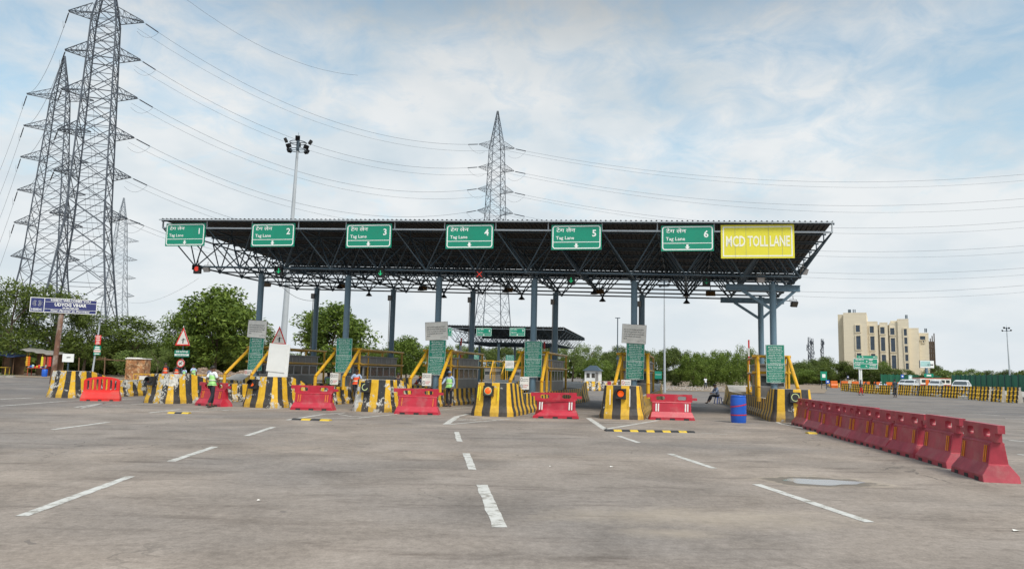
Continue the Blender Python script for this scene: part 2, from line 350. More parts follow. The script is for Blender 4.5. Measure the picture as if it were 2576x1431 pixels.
# ---------------------------------------------------------------- ground, markings
def ground_mat():
    m = bpy.data.materials.new('asphalt'); m.use_nodes = True; t = m.node_tree; p = t.nodes['Principled BSDF']
    tc = N(t, 'ShaderNodeTexCoord'); o = tc.outputs['Object']; s = N(t, 'ShaderNodeSeparateXYZ'); L(t, o, s.inputs[0])
    def noise(sc, de=5.0, ro=.6, di=0.0, st=None):
        v = o
        if st: mp = N(t, 'ShaderNodeMapping'); mp.inputs['Scale'].default_value = st; L(t, o, mp.inputs[0]); v = mp.outputs[0]
        n = N(t, 'ShaderNodeTexNoise', i_Scale=sc, i_Detail=de, i_Roughness=ro, i_Distortion=di); L(t, v, n.inputs['Vector']); return n.outputs[0]
    fine = noise(38.0, 3.0, .7); grit = noise(9.0, 5.0, .75); mid = noise(.55, 6.0, .65, .6); big = noise(.09, 4.0, .55, .4, (1, 1.6, 1))
    f = math_n(t, 'ADD', math_n(t, 'ADD', math_n(t, 'MULTIPLY', fine, .24), math_n(t, 'MULTIPLY', grit, .36)), math_n(t, 'MULTIPLY', mid, .40))
    c = ramp(t, f, [(.38, (.160, .130, .106)), (.5, (.260, .215, .179)), (.62, (.37, .31, .262))])
    # older darker, bluer surface far away and to the left of a wandering seam
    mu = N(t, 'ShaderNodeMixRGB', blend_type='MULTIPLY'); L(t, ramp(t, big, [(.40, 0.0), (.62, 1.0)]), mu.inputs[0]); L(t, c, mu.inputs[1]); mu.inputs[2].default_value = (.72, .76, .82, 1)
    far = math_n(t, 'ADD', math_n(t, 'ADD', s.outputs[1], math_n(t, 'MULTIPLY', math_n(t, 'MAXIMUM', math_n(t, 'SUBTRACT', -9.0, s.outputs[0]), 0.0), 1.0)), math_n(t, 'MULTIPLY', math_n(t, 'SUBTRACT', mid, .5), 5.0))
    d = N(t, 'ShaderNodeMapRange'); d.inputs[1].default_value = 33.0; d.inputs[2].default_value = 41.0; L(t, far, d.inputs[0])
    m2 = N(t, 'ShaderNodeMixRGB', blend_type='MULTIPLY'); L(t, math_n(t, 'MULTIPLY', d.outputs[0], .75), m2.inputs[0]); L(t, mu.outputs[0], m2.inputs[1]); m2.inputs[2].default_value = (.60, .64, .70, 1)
    # long dark scuffs and tar streaks
    sc = noise(1.1, 8.0, .72, .3, (.35, 1.9, 1)); m3 = N(t, 'ShaderNodeMixRGB', blend_type='MULTIPLY'); L(t, ramp(t, sc, [(.53, 0.0), (.68, .85)]), m3.inputs[0]); L(t, m2.outputs[0], m3.inputs[1]); m3.inputs[2].default_value = (.55, .52, .50, 1)
    # joints in the old surface just ahead of the islands: crooked dark lines
    jd = math_n(t, 'ADD', math_n(t, 'ADD', s.outputs[1], math_n(t, 'MULTIPLY', s.outputs[0], .19)), math_n(t, 'MULTIPLY', math_n(t, 'SUBTRACT', noise(.35, 6.0, .65), .5), 2.2))
    j1 = math_n(t, 'LESS_THAN', math_n(t, 'ABSOLUTE', math_n(t, 'SUBTRACT', jd, 29.4)), .07); j2 = math_n(t, 'LESS_THAN', math_n(t, 'ABSOLUTE', math_n(t, 'SUBTRACT', jd, 27.5)), .05)
    gap = ramp(t, noise(.28, 3.0, .5), [(.44, 0.0), (.56, .8)])
    m4 = N(t, 'ShaderNodeMixRGB'); L(t, math_n(t, 'MULTIPLY', math_n(t, 'MAXIMUM', j1, j2), gap), m4.inputs[0]); L(t, m3.outputs[0], m4.inputs[1]); m4.inputs[2].default_value = (.055, .045, .04, 1)
    # hairline cracks here and there
    vo = N(t, 'ShaderNodeTexVoronoi', feature='DISTANCE_TO_EDGE', i_Scale=.22); dn_ = N(t, 'ShaderNodeTexNoise', i_Scale=1.2, i_Detail=6.0); L(t, o, dn_.inputs['Vector'])
    va = N(t, 'ShaderNodeVectorMath', operation='MULTIPLY_ADD'); L(t, dn_.outputs['Color'], va.inputs[0]); va.inputs[1].default_value = (1.6, 1.6, 0); L(t, o, va.inputs[2]); L(t, va.outputs[0], vo.inputs['Vector'])
    ck = math_n(t, 'MULTIPLY', math_n(t, 'LESS_THAN', vo.outputs['Distance'], .0035), ramp(t, noise(.16, 3.0, .5, 0, (1, 1, 1)), [(.50, 0.0), (.60, .65)]))
    mck = N(t, 'ShaderNodeMixRGB'); L(t, ck, mck.inputs[0]); L(t, m4.outputs[0], mck.inputs[1]); mck.inputs[2].default_value = (.07, .06, .05, 1); m4 = mck
    # small oil spots
    vs_ = N(t, 'ShaderNodeTexVoronoi', i_Scale=.9); L(t, va.outputs[0], vs_.inputs['Vector']); sp_ = math_n(t, 'MULTIPLY', math_n(t, 'LESS_THAN', vs_.outputs['Distance'], .055), .5)
    msp = N(t, 'ShaderNodeMixRGB'); L(t, sp_, msp.inputs[0]); L(t, m4.outputs[0], msp.inputs[1]); msp.inputs[2].default_value = (.08, .07, .065, 1); m4 = msp
    # dried silt: round the pothole and in a drift to its left
    def blob(cx, cy, rx, ry, lo, hi):
        a_ = math_n(t, 'DIVIDE', math_n(t, 'SUBTRACT', s.outputs[0], cx), rx); b_ = math_n(t, 'DIVIDE', math_n(t, 'SUBTRACT', s.outputs[1], cy), ry); a = math_n(t, 'MULTIPLY', a_, a_); b = math_n(t, 'MULTIPLY', b_, b_)
        r = math_n(t, 'ADD', math_n(t, 'SQRT', math_n(t, 'ADD', a, b)), math_n(t, 'MULTIPLY', math_n(t, 'SUBTRACT', noise(1.3, 7.0, .7), .5), 1.6))
        return ramp(t, r, [(lo, 1.0), (hi, 0.0)])
    P = gp(2062, 1211)
    b1 = blob(P.x, P.y, 1.15, .75, .55, 1.25); Q = gp(1780, 1300); b2 = blob(Q.x, Q.y, 2.6, .8, .15, 1.0); Q3 = gp(1690, 1340); b3 = blob(Q3.x, Q3.y, .8, .35, .1, 1.0)
    m5 = N(t, 'ShaderNodeMixRGB'); L(t, math_n(t, 'MULTIPLY', math_n(t, 'MAXIMUM', b1, math_n(t, 'MULTIPLY', math_n(t, 'MAXIMUM', b2, b3), .55)), .75), m5.inputs[0]); L(t, m4.outputs[0], m5.inputs[1]); m5.inputs[2].default_value = (.42, .35, .27, 1)
    b4 = blob(P.x, P.y, .92, .62, .9, 1.05); m6 = N(t, 'ShaderNodeMixRGB'); L(t, math_n(t, 'MULTIPLY', b4, .8), m6.inputs[0]); L(t, m5.outputs[0], m6.inputs[1]); m6.inputs[2].default_value = (.10, .085, .07, 1)
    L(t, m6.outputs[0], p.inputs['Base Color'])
    # thin damp film in the lanes
    wet = ramp(t, noise(.42, 6.0, .65, .2, (.5, 1.4, 1)), [(.60, 0.0), (.66, 1.0)])
    lane = math_n(t, 'MULTIPLY', wet, math_n(t, 'MULTIPLY', math_n(t, 'GREATER_THAN', far, 27.0), math_n(t, 'LESS_THAN', far, 50.0)))
    L(t, math_n(t, 'SUBTRACT', .88, math_n(t, 'MULTIPLY', lane, .62)), p.inputs['Roughness'])
    b = N(t, 'ShaderNodeBump', i_Strength=.35, i_Distance=.012); L(t, math_n(t, 'ADD', grit, fine), b.inputs['Height']); L(t, b.outputs[0], p.inputs['Normal'])
    return m
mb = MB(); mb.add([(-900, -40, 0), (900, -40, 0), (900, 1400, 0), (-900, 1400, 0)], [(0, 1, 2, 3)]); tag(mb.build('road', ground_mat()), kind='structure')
M['dirt'] = mat('verge_dirt', (.235, .175, .125), .95, var=.25, scale=.8, bump=.3, dirt=(.10, .12, .05), dirt_amt=.7, dscale=.25)
M['litter'] = mat('litter', (.45, .42, .40), .8, var=.5, scale=20)
def sheet(name, pts, m, z=.03):
    mb = MB(); mb.add([(x, y, z) for x, y in pts], [tuple(range(len(pts)))]); return tag(mb.build(name, m), kind='structure')
sheet('ground', [(-890, 80), (-58, 79), (-25, 84), (-14, 150), (-8, 300), (-8, 1390), (-890, 1390)], M['dirt'])
sheet('ground', [(14.5, 86), (28, 86), (38, 92), (50, 120), (72, 175), (120, 205), (260, 215), (890, 230), (890, 1390), (34, 1390), (24, 200)], M['dirt'])
# low kerb along the left verge
mb = MB()
for i in range(10):
    x = -95 + i * 4.6; mb.box((x, 79.0 - .0 * i, .09), (4.5, .35, .22))
tag(mb.build('kerb', M['concrete']), kind='structure')

def marking_mat():
    m = bpy.data.materials.new('road_paint'); m.use_nodes = True; t = m.node_tree; p = t.nodes['Principled BSDF']; p.inputs['Roughness'].default_value = .7
    tc = N(t, 'ShaderNodeTexCoord'); n = N(t, 'ShaderNodeTexNoise', i_Scale=5.0, i_Detail=9.0, i_Roughness=.75); L(t, tc.outputs['Object'], n.inputs['Vector'])
    L(t, ramp(t, n.outputs[0], [(.40, (.25, .23, .20)), (.50, (.50, .49, .46)), (.7, (.57, .56, .54))]), p.inputs['Base Color']); return m
M['paint'] = marking_mat()
def mark(a, b, wid, name='road_marking'):
    a, b = Vector(a), Vector(b); d = (b - a).normalized(); n = Vector((-d.y, d.x, 0)) * wid / 2; k = max(2, int((b - a).length / .25))
    mb = MB(); vs = []
    for i in range(k + 1):
        p = a.lerp(b, i / k); j = random.uniform(-.006, .006)
        vs += [(p.x + n.x + j, p.y + n.y, .004), (p.x - n.x + random.uniform(-.012, .012), p.y - n.y, .004)]
    mb.add(vs, [(2 * i, 2 * i + 2, 2 * i + 3, 2 * i + 1)[::-1] for i in range(k)])
    return tag(mb.build(name, M['paint']), kind='structure')
for a, b, wd in [((55, 1298), (328, 1198), .15), ((430, 1160), (541, 1123), .15), ((620, 1096), (688, 1073.5), .15), ((133, 1080), (272, 1061.5), .15),
                 ((2188, 1313), (1903, 1217.5), .15), ((1797, 1177.5), (1685, 1141), .14), ((1607, 1113), (1556, 1096), .14),
                 ((1148.5, 1086), (1156, 1110), .14), ((1173, 1140), (1188, 1181), .15), ((1212, 1219), (1257, 1326), .17),
                 ((2178, 1039), (2236, 1044.5), .15), ((2312, 1040), (2372, 1045), .15), ((2270, 1050), (2342, 1057), .15), ((2402, 1063), (2500, 1072), .15), ((2540, 1107), (2600, 1112), .15),
                 ((2450, 1040), (2514, 1045), .15), ((2560, 1142), (2640, 1152), .15), ((2530, 1052), (2590, 1056), .15),
                 ((0, 1004), (84, 1000), .18), ((0, 1021), (160, 1009), .15), ((160, 1009), (330, 1003), .12), ((190, 1024), (262, 1014), .14), ((262, 1014), (205, 1026), .1), ((205, 1024), (310, 1020), .1),
                 ((330, 1017), (480, 1011), .12), ((-60, 968), (84, 966), .15), ((375, 1038), (455, 1029), .14), ((440, 1036), (588, 1030), .12), ((500, 1030), (560, 1028), .1), ((560, 1032), (735, 1026), .12),
                 ((722, 1056), (812, 1042), .16), ((812, 1042), (868, 1038), .12), ((745, 1053), (900, 1051), .1), ((900, 1051), (1000, 1041), .12), ((850, 1041), (885, 1047), .08), ((885, 1047), (960, 1045), .08), ((1000, 1041), (1180, 1024), .1),
                 ((1122, 1067), (1150, 1047), .22), ((1150, 1047), (1178, 1041), .18), ((1130, 1067), (1284, 1053), .11), ((1142, 1058), (1235, 1052), .08), ((1150, 1052), (1200, 1058), .07),
                 ((1480, 1051), (1523, 1080), .2), ((1523, 1079), (1655, 1057), .16), ((1500, 1061), (1600, 1063), .08), ((1505, 1066), (1590, 1068), .08),
                 ((1880, 1028), (1965, 1066), .12), ((1965, 1066), (2070, 1085), .12), ((1817, 1006), (1832, 1012), .2), ((1745, 1087), (1830, 1093), .07)]:
    mark(gp(*a), gp(*b), wd)

def water_mat():
    m = bpy.data.materials.new('puddle_water'); m.use_nodes = True; p = m.node_tree.nodes['Principled BSDF']
    p.inputs['Base Color'].default_value = (.16, .16, .16, 1); p.inputs['Roughness'].default_value = .12; p.inputs['Specular IOR Level'].default_value = .9; return m
P = gp(2062, 1211.5); vs = []
for i in range(40):
    a = 2 * PI * i / 40; k = 1 + .13 * math.sin(3 * a + 1) + .08 * math.sin(7 * a); ax = 1.0 if math.cos(a) < 0 else 1.15
    vs.append((P.x + .60 * k * ax * math.cos(a), P.y + .36 * k * math.sin(a), .003))
mb = MB(); mb.add(vs, [tuple(range(40))]); tag(mb.build('puddle', water_mat()), kind='structure')

# ---------------------------------------------------------------- space-frame canopy
def canopy(name, P0, a, d, nx, ny, zl, zu, az, cols, label, detail=True, slats=.22, xbeam=None, cr=.045):
    root = empty(name, (P0[0], P0[1], 0), 0, label, 'canopy')
    a = Vector((*a, 0)); d = Vector((*d, 0))
    def Ln(i, j): p = a * i + d * j; p.z = zl + az * (i - 6); return p
    def Un(i, j): p = a * (i - .5) + d * (j - .5); p.z = zu + az * (i - 6.5) - .05 * j * 6 / ny; return p
    k = 6 if detail else 4
    top = MB(); bot = MB(); dia = MB()
    for j in range(ny + 1):
        for i in range(nx): top.tube(Un(i, j), Un(i + 1, j), cr * .85, k, 0, None, False)
    for i in range(nx + 1):
        for j in range(ny): top.tube(Un(i, j), Un(i, j + 1), cr * .85, k, 0, None, False)
    for j in range(ny):
        for i in range(nx - 1): bot.tube(Ln(i, j), Ln(i + 1, j), cr * (1.25 if j == 0 else 1), k, 0, None, False)
    for i in range(nx):
        for j in range(ny - 1): bot.tube(Ln(i, j), Ln(i, j + 1), cr, k, 0, None, False)
    for i in range(nx):
        for j in range(ny):
            for di in (0, 1):
                for dj in (0, 1): dia.tube(Ln(i, j), Un(i + di, j + dj), cr * .75, k, 0, None, False)
    if detail:
        for i in range(nx):
            for j in range(ny): bot.lathe([(.03, -.09), (.085, -.04), (.095, 0), (.085, .04), (.03, .09)], 8, 0, T(Ln(i, j)))
    top.build('top_chords', M['steel'], root); bot.build('bottom_chords', M['steel'], root); dia.build('diagonal_struts', M['steel'], root)
    pur = MB()
    for j in range(ny + 1):
        h = .36 - .16 * j / ny
        for i in range(nx + 1):
            p = Un(i, j); pur.tube(p, p + Vector((0, 0, h)), .03, k)
        e = a.normalized() * .10
        pur.bar(Un(0, j) + Vector((0, 0, h)) - e, Un(nx, j) + Vector((0, 0, h)) + e, .07, .07)
    pur.build('purlins', M['steel'], root)
    # corrugated sheet: ribs run from front to back
    an = a.normalized(); dn = d.normalized(); f0 = Un(0, 0) - an * .04 - dn * .28; f0.z += .40
    length = a.length * nx + .08; nrib = int(length / slats); slope = az / a.length
    b0 = Un(0, ny) - an * .04 + dn * .28; b0.z += .235
    mb = MB(); vs = []; 
    prof = [(0, 0), (.55, 0), (.68, .045), (.87, .045)]
    for r in range(nrib):
        for u, h in prof:
            s = (r + u) * length / nrib
            for q in (f0, b0):
                p = q + an * s; p.z += slope * s + h; vs.append(p)
    n = len(vs) // 2
    mb.add(vs, [(2 * i, 2 * i + 2, 2 * i + 3, 2 * i + 1) for i in range(n - 1)])
    o = mb.build('roof_sheet', M['roof'], root); so = o.modifiers.new('s', 'SOLIDIFY'); so.thickness = .006
    fr = MB(); e = a.normalized() * .02; fr.bar(Un(0, 0) - e - dn * .04, Un(nx, 0) + e - dn * .04, .06, .07)
    for i in range(nx + 1): p = Un(i, 0) - dn * .04; fr.bar(p, p + Vector((0, 0, .36)), .05, .05)
    fr.build('front_rail', M['pale_steel'], root)
    g = MB(); q0 = b0 - dn * .02; q1 = q0 + an * length; q1.z += slope * length
    for dy, dz, ww, hh in ((.0, -.26, .02, .40), (.3, -.26, .02, .34), (.15, -.46, .32, .02)):
        g.bar(q0 + dn * dy + Vector((0, 0, dz)), q1 + dn * dy + Vector((0, 0, dz)), ww, hh)
    g.build('gutter', M['gutter'], root)
    e = MB(); e.bar(f0 + Vector((0, 0, -.035)), f0 + an * length + Vector((0, 0, slope * length - .035)), .06, .05)
    e.build('eave_strip', M['pale_steel'], root)
    for (i, j, r) in cols:
        c = MB(); p = Ln(i, j); c.tube((p.x, p.y, 0), (p.x, p.y, p.z - .12), r, 20); c.tube((p.x, p.y, p.z - .14), (p.x, p.y, p.z + .02), r * .55, 12)
        c.box((p.x, p.y, p.z - .12), (r * 2.3, r * 2.3, .03)); c.build('column', M['column'], root)
        if detail and j > 1 and i < 11: jb = MB(); jb.box((p.x - r - .04, p.y - .12, p.z - .62), (.20, .22, .30)); jb.tube((p.x - r - .03, p.y - .1, p.z - .5), (p.x - r - .03, p.y - .1, .2), .02, 5); jb.build('junction_box', M['booth'], root)
        hb = MB()
        if abs(i - round(i)) > .01:
            lo = Ln(math.floor(i) - .25, j); hi = Ln(math.ceil(i) + .12, j); z = p.z - .14
            hb.bar((lo.x, lo.y, lo.z - .15), (hi.x, hi.y, hi.z - .15), .26, .025); hb.bar((lo.x, lo.y, lo.z - .41), (hi.x, hi.y, hi.z - .41), .26, .025); hb.bar((lo.x, lo.y, lo.z - .28), (hi.x, hi.y, hi.z - .28), .04, .26)
            for q in (lo.lerp(hi, .22), lo.lerp(hi, .93)): hb.bar((p.x, p.y, p.z - 1.3), (q.x, q.y, q.z - .4), .13)
            hb.build('beam', M['column'], root)
    return root, Ln, Un, Vector((P0[0], P0[1], 0))
A1 = (2.3831, -.4370); D1 = (.4695, 1.9896); ANG = math.atan2(A1[1], A1[0]); DANG = -math.atan2(D1[0], D1[1])
cl = [(i, j, .155) for i in (1, 3, 5, 7, 9) for j in (1, 4)] + [(11.62, 1, .15), (11.62, 4, .15)]
CAN, Ln, Un, CO = canopy('toll_canopy', (-16.047, 37.960), A1, D1, 13, 6, 6.40, 8.19, -.0441, cl, 'large dark corrugated canopy on steel space frame over lanes 1 to 6')
def colbase(i, j=1):
    p = Ln(i, j) + CO; p.z = 0; return p

# signs hung along the front of the canopy
def lane_sign(name, c, w, h, rz, num, label, group='green lane number signs', thick=.05):
    r = empty(name, c, rz, label, 'lane sign', group)
    mb = MB(); mb.box((0, 0, 0), (w, thick, h)); mb.build('panel', M['sgreen'], r)
    F = T((0, -thick / 2 - .003, 0)); k = w / 2.24
    mb = MB(); x, z = w / 2 - .045 * k, h / 2 - .045 * k
    mb.plate(rrect(-x, -z, x, z, .12 * k), [rrect(-x + .045 * k, -z + .045 * k, x - .045 * k, z - .045 * k, .08 * k)], .004, 0, F)
    mb.box((0, 0, -h * .195), (2 * x - .06 * k, .004, .028 * k), 0, F)
    zc = -h * .335
    mb.plate([(-.045 * k, zc + .10 * k), (-.045 * k, zc), (-.105 * k, zc), (0, zc - .11 * k), (.105 * k, zc), (.045 * k, zc), (.045 * k, zc + .10 * k)], [], .004, 0, F)
    mb.build('border', M['white'], r)
    mb = MB(); F2 = T((0, -thick / 2 - .006, 0))
    mb.text('टेग लेन', .16 * k, F2 @ T((-w * .405, 0, h * .215)), 0, 'l', .86 * k, bold=.012); mb.build('lettering', M['white'], r); mb = MB()
    mb.text('Tag Lane', .15 * k, F2 @ T((-w * .41, 0, -h * .085)), 0, 'l', .82 * k, bold=.012)
    mb.build('lettering', M['white'], r)
    mb = MB(); mb.text(str(num), .30 * k, F2 @ T((w * .355, 0, h * .03)), 0, 'c', bold=.02)
    mb.build('lane_number', M['white'], r)
    return r
for k, (px, py) in enumerate([(466.5, 590.5), (687, 591.5), (928, 593.5), (1181.5, 595), (1450, 597), (1729, 599.5)]):
    u = (Un(2 * k, 0) + Un(2 * k + 1, 0)) / 2 + CO; c = at(px, py, u.y - .16)
    wdt = 2.24 if k else 2.12
    lane_sign('lane_sign', c, wdt, 1.13, ANG, k + 1, f'green Tag Lane sign with the number {k+1} at the canopy front')
u = (Un(11, 0) + Un(12, 0)) / 2 + CO; c = at(1905, 607.5, u.y - .2)
r = empty('toll_sign', c, ANG, 'large yellow MCD TOLL LANE sign at the right of the canopy front', 'sign')
mb = MB(); mb.box((0, 0, 0), (3.02, .06, 1.46))
mb.build('panel', M['syellow'], r)
mb = MB(); F = T((0, -.034, 0)); mb.plate([(-1.43, -.65), (1.43, -.65), (1.43, .65), (-1.43, .65)], [[(-1.385, -.605), (1.385, -.605), (1.385, .605), (-1.385, .605)]], .004, 0, F)
mb.build('border', M['white'], r)
for st, x0, wd in (('MCD', -1.30, .80), ('TOLL', -.40, .83), ('LANE', .51, .82)):
    mb = MB(); mb.text(st, .46, T((x0, -.038, -.21)), 0, 'l', wd, bold=.022); mb.build('lettering', M['faint_white'], r)
mb = MB()
for x in (-.92, -.47, .46, 1.02): mb.box((x, -.0335, random.uniform(-.05, .05)), (.008, .005, 1.4))
mb.build('panel_seam', M['booth'], r)

# lane signals, lamps and reader boards under the canopy
def hang(mb, h, x=0, y=0): mb.tube((x, y, h), (x, y, h + .35), .018, 5)
def signal(px, py, node, kind, label):
    n = Ln(*node) + CO; c = at(px, py, n.y)
    r = empty('lane_signal', c, ANG, label, 'traffic signal', 'lane signals under the canopy'); mb = MB()
    mb.box((0, 0, 0), (.36, .16, .42)); mb.box((0, -.14, .21), (.36, .14, .02)); mb.box((-.175, -.14, .09), (.015, .14, .24)); mb.box((.175, -.14, .09), (.015, .14, .24)); hang(mb, .2)
    mb.build('housing', M['lampbox'], r); mb = MB()
    if kind == 'x' or kind == 'r':
        s = .12
        for q in (1, -1): mb.bar((-s, -.09, -s * q), (s, -.09, s * q), .06, .02)
        if kind == 'r': mb = MB(); mb.tube((0, -.085, .03), (0, -.1, .03), .12, 14)
        mb.build('lit_symbol', M['lit_red'], r)
    else:
        mb.box((0, -.09, .03), (.04, .02, .20)); mb.bar((-.10, -.09, 0), (0.01, -.09, -.11), .045, .02); mb.bar((.10, -.09, 0), (-0.01, -.09, -.11), .045, .02)
        mb.build('lit_symbol', M['lit_green'] if kind == 'g' else M['dim_green'], r)
for s in [(497, 678, (0, 0), 'r', 'lane signal with round red light at the left end of the canopy'), (703, 682, (2, 0), 'g', 'lane signal with green arrow below the lane 2 sign'),
          (958.5, 687.5, (4, 0), 'g', 'lane signal with green arrow below the lane 3 sign'), (1207, 690.5, (6, 0), 'x', 'lane signal with red cross below the lane 4 sign'),
          (1437, 705.5, (8, 1), 'g', 'lane signal with green arrow below the lane 5 sign'), (1777, 709, (10, 1), 'd', 'dim green arrow signal below the lane 6 sign')]: signal(*s)
def flood(px, py, Y, rz, label, scale=1.0, lens=True, tilt=.5):
    r = empty('floodlight', at(px, py, Y), rz, label, 'floodlight', 'canopy floodlights'); r.scale = (scale,) * 3
    Mx = Matrix.Rotation(tilt, 4, 'X')
    mb = MB(); mb.box((0, 0, 0), (.32, .10, .26), 0, Mx); mb.box((0, .07, 0), (.2, .08, .16), 0, Mx); mb.tube((-.18, 0, 0), (-.18, .08, .22), .012, 5); mb.tube((.18, 0, 0), (.18, .08, .22), .012, 5); mb.tube((-.18, .08, .22), (.18, .08, .22), .012, 5); mb.tube((0, .08, .22), (0, .1, .40), .015, 5)
    mb.build('housing', M['lampbox'] if not lens else M['booth'], r)
    mb = MB(); mb.box((0, -.055, 0), (.27, .012, .21), 0, Mx); mb.build('lens', M['alu'] if lens else M['lens'], r)
flood(519.5, 677.5, 37.9, ANG, 'grey floodlight beside the red round signal at the canopy left end')
flood(2023.5, 683.5, 33.6, ANG + .5, 'grey floodlight outside the right end of the canopy'); flood(1914, 703, 33.3, ANG, 'white floodlight under the yellow toll sign')
flood(1998, 765, 40.5, ANG + .4, 'dark floodlight on a thin arm right of the rear beam', 1.15, False)
b = at(1988, 758, 40.8); q = Ln(11.62, 4) + CO
mb = MB(); mb.tube((q.x + .8, q.y - .1, b.z + .05), (b.x + .4, b.y, b.z), .022, 6); o = mb.build('arm', M['steel']); tag(o, 'thin steel arm carrying the dark floodlight beyond the rear beam', 'bracket')
pos_w = {2: 'lane 2', 4: 'lane 3', 6: 'lane 4', 8: 'lane 5', 10: 'lane 6'}
proto = None
for i in (2, 4, 6, 8, 10):
    for j in (5, 3):
        n = Ln(i, j) + CO
        lb = f"black cone lamp hung under the {'rear' if j == 5 else 'middle'} of the canopy over {pos_w[i]}"
        if proto is None:
            proto = empty('cone_lamp', n, 0, lb, 'lamp', 'cone lamps under the canopy')
            mb = MB(); mb.lathe([(.20, -.33), (.20, -.30), (.06, -.14), (.05, -.03), (.02, 0)], 12); mb.build('lamp_shade', M['lampbox'], proto)
            mb = MB(); mb.lathe([(.11, -.345), (.12, -.32), (.10, -.30)], 10); mb.build('bulb', M['lens'], proto)
        else: dup(proto, n, 0, lb)
for k, (px, py) in enumerate([(672, 716), (863, 720), (1064, 725), (1279, 729.5), (1508, 733.5), (1787.5, 738.5)]):
    n = Ln(2 * k + .5, 3.6) + CO; r = empty('reader_board', at(px, py, n.y), ANG, f'brown flat reader board hung under the canopy over lane {k+1}', 'reader board', 'brown reader boards')
    mb = MB(); mb.box((0, 0, 0), (.50, .06, .26), 0, Matrix.Rotation(-.35, 4, 'X')); mb.build('panel', M['brown'], r)
    mb = MB(); mb.tube((0, .02, .08), (0, .05, .42), .02, 5); mb.box((0, .02, .12), (.12, .06, .04)); mb.build('bracket', M['steel'], r)
# loose cable sagging from the frame to the second rear column
a = Ln(2.4, 5) + CO; b = colbase(1, 4) + Vector((-.2, -.1, 5.9)); pts = [a.lerp(b, t / 14) + Vector((0, 0, -1.1 * 4 * (t / 14) * (1 - t / 14))) for t in range(15)]
mb = MB(); a = at(700, 712, 47); b = at(796, 755, 47); mb.path([a.lerp(b, t / 12) + Vector((0, 0, -.75 * (t / 12) * (1 - t / 12) * 2)) for t in range(13)], .012, 5); tag(mb.build('cable', M['wire']), 'loose black cable sagging under the left part of the canopy', 'cable')

# ---------------------------------------------------------------- toll islands
def offset_ring(path, ins):
    out = []; n = len(path)
    for i in range(n):
        p = Vector(path[i]); a = Vector(path[max(i - 1, 0)]); b = Vector(path[min(i + 1, n - 1)]); d = (b - a).normalized()
        out.append((p.x - d.y * ins, p.y + d.x * ins))       # path runs with the solid on its left
    return out
def nose(w, ln, h, hb, front=True, u0=0.0):
    """blunt striped end block, its tip at y=0 and its tail sloping down to hb at y=ln"""
    c = .22 * w; path = [(-w / 2, ln)] + [(-w / 2, ln * t) for t in (.75, .5)]
    for i in range(5): a = rad(180 + 90 * i / 4); path.append((-w / 2 + c + c * math.cos(a), .05 + c + c * math.sin(a)))
    for i in range(1, 4): x = -w / 2 + c + (w - 2 * c) * i / 4; path.append((x, .05 - .05 * math.sin(PI * i / 4)))
    for i in range(5): a = rad(270 + 90 * i / 4); path.append((w / 2 - c + c * math.cos(a), .05 + c + c * math.sin(a)))
    path += [(w / 2, ln * t) for t in (.5, .75)] + [(w / 2, ln)]
    ul = [0]
    for p, q in zip(path[:-1], path[1:]): ul.append(ul[-1] + (Vector(p) - Vector(q)).length)
    um = ul[-1] / 2; lev = [(0, 0), (.13, .01), (.33, .09), (.7, .155), (1.0, .20)]
    mb = MB(); rings = []
    for fr, ins in lev:
        rg = []
        for (x, y), (px, py) in zip(offset_ring(path, ins), path):
            top = h if py < ln * .62 else h - (h - hb) * (py - ln * .62) / (ln * .38)
            z = [0, .16, .40, top * .7, top][lev.index((fr, ins))]; rg.append((x, y, min(z, top)))
        rings.append(rg)
    n = len(path)
    for a, b in zip(rings[:-1], rings[1:]):
        vs = a + b; fs = [(i, i + 1, n + i + 1, n + i) for i in range(n - 1)]
        mb.add(vs, fs, 0, None, [[(ul[i] - um + u0, a[i][2]), (ul[i + 1] - um + u0, a[i + 1][2]), (ul[i + 1] - um + u0, b[i + 1][2]), (ul[i] - um + u0, b[i][2])] for i in range(n - 1)])
    tp = rings[-1]
    for i in range((n - 1) // 2):
        j = n - 1 - i
        if j - 1 > i: mb.add([tp[i], tp[i + 1], tp[j - 1], tp[j]], [(0, 1, 2, 3)], 1)
    mb.add([rings[0][0], tp[0], tp[-1], rings[0][-1]], [(0, 1, 2, 3)], 1)
    return mb
def jersey(y0, y1, h, u0=0.0, bw=.44, tw=.2, side=1, cap=1):
    prof = [(-bw / 2, 0), (-bw / 2, .14), (-bw * .3, .34), (-tw / 2, h), (tw / 2, h), (bw * .3, .34), (bw / 2, .14), (bw / 2, 0)]
    mb = MB(); k = max(2, int((y1 - y0) / 1.0)); vs = [(x, y0 + (y1 - y0) * i / k, z) for i in range(k + 1) for x, z in prof]; n = 8
    fs = []; uv = []; mi = []
    for i in range(k):
        for j in range(n - 1):
            fs.append((i * n + j, i * n + j + 1, (i + 1) * n + j + 1, (i + 1) * n + j)[::-1]); a = y0 + (y1 - y0) * i / k + u0; b = a + (y1 - y0) / k
            uv.append([(a, prof[j][1]), (a, prof[j + 1][1]), (b, prof[j + 1][1]), (b, prof[j][1])][::-1])
            mi.append(1 if (j == 3 and cap) else 0)
    b = len(mb.v); mb.add(vs, fs, 0, None, uv); mb.m = mi
    mb.add(vs, [tuple(range(8)), tuple(range(k * n, k * n + 8))[::-1]], 1)
    return mb
ISL = {}
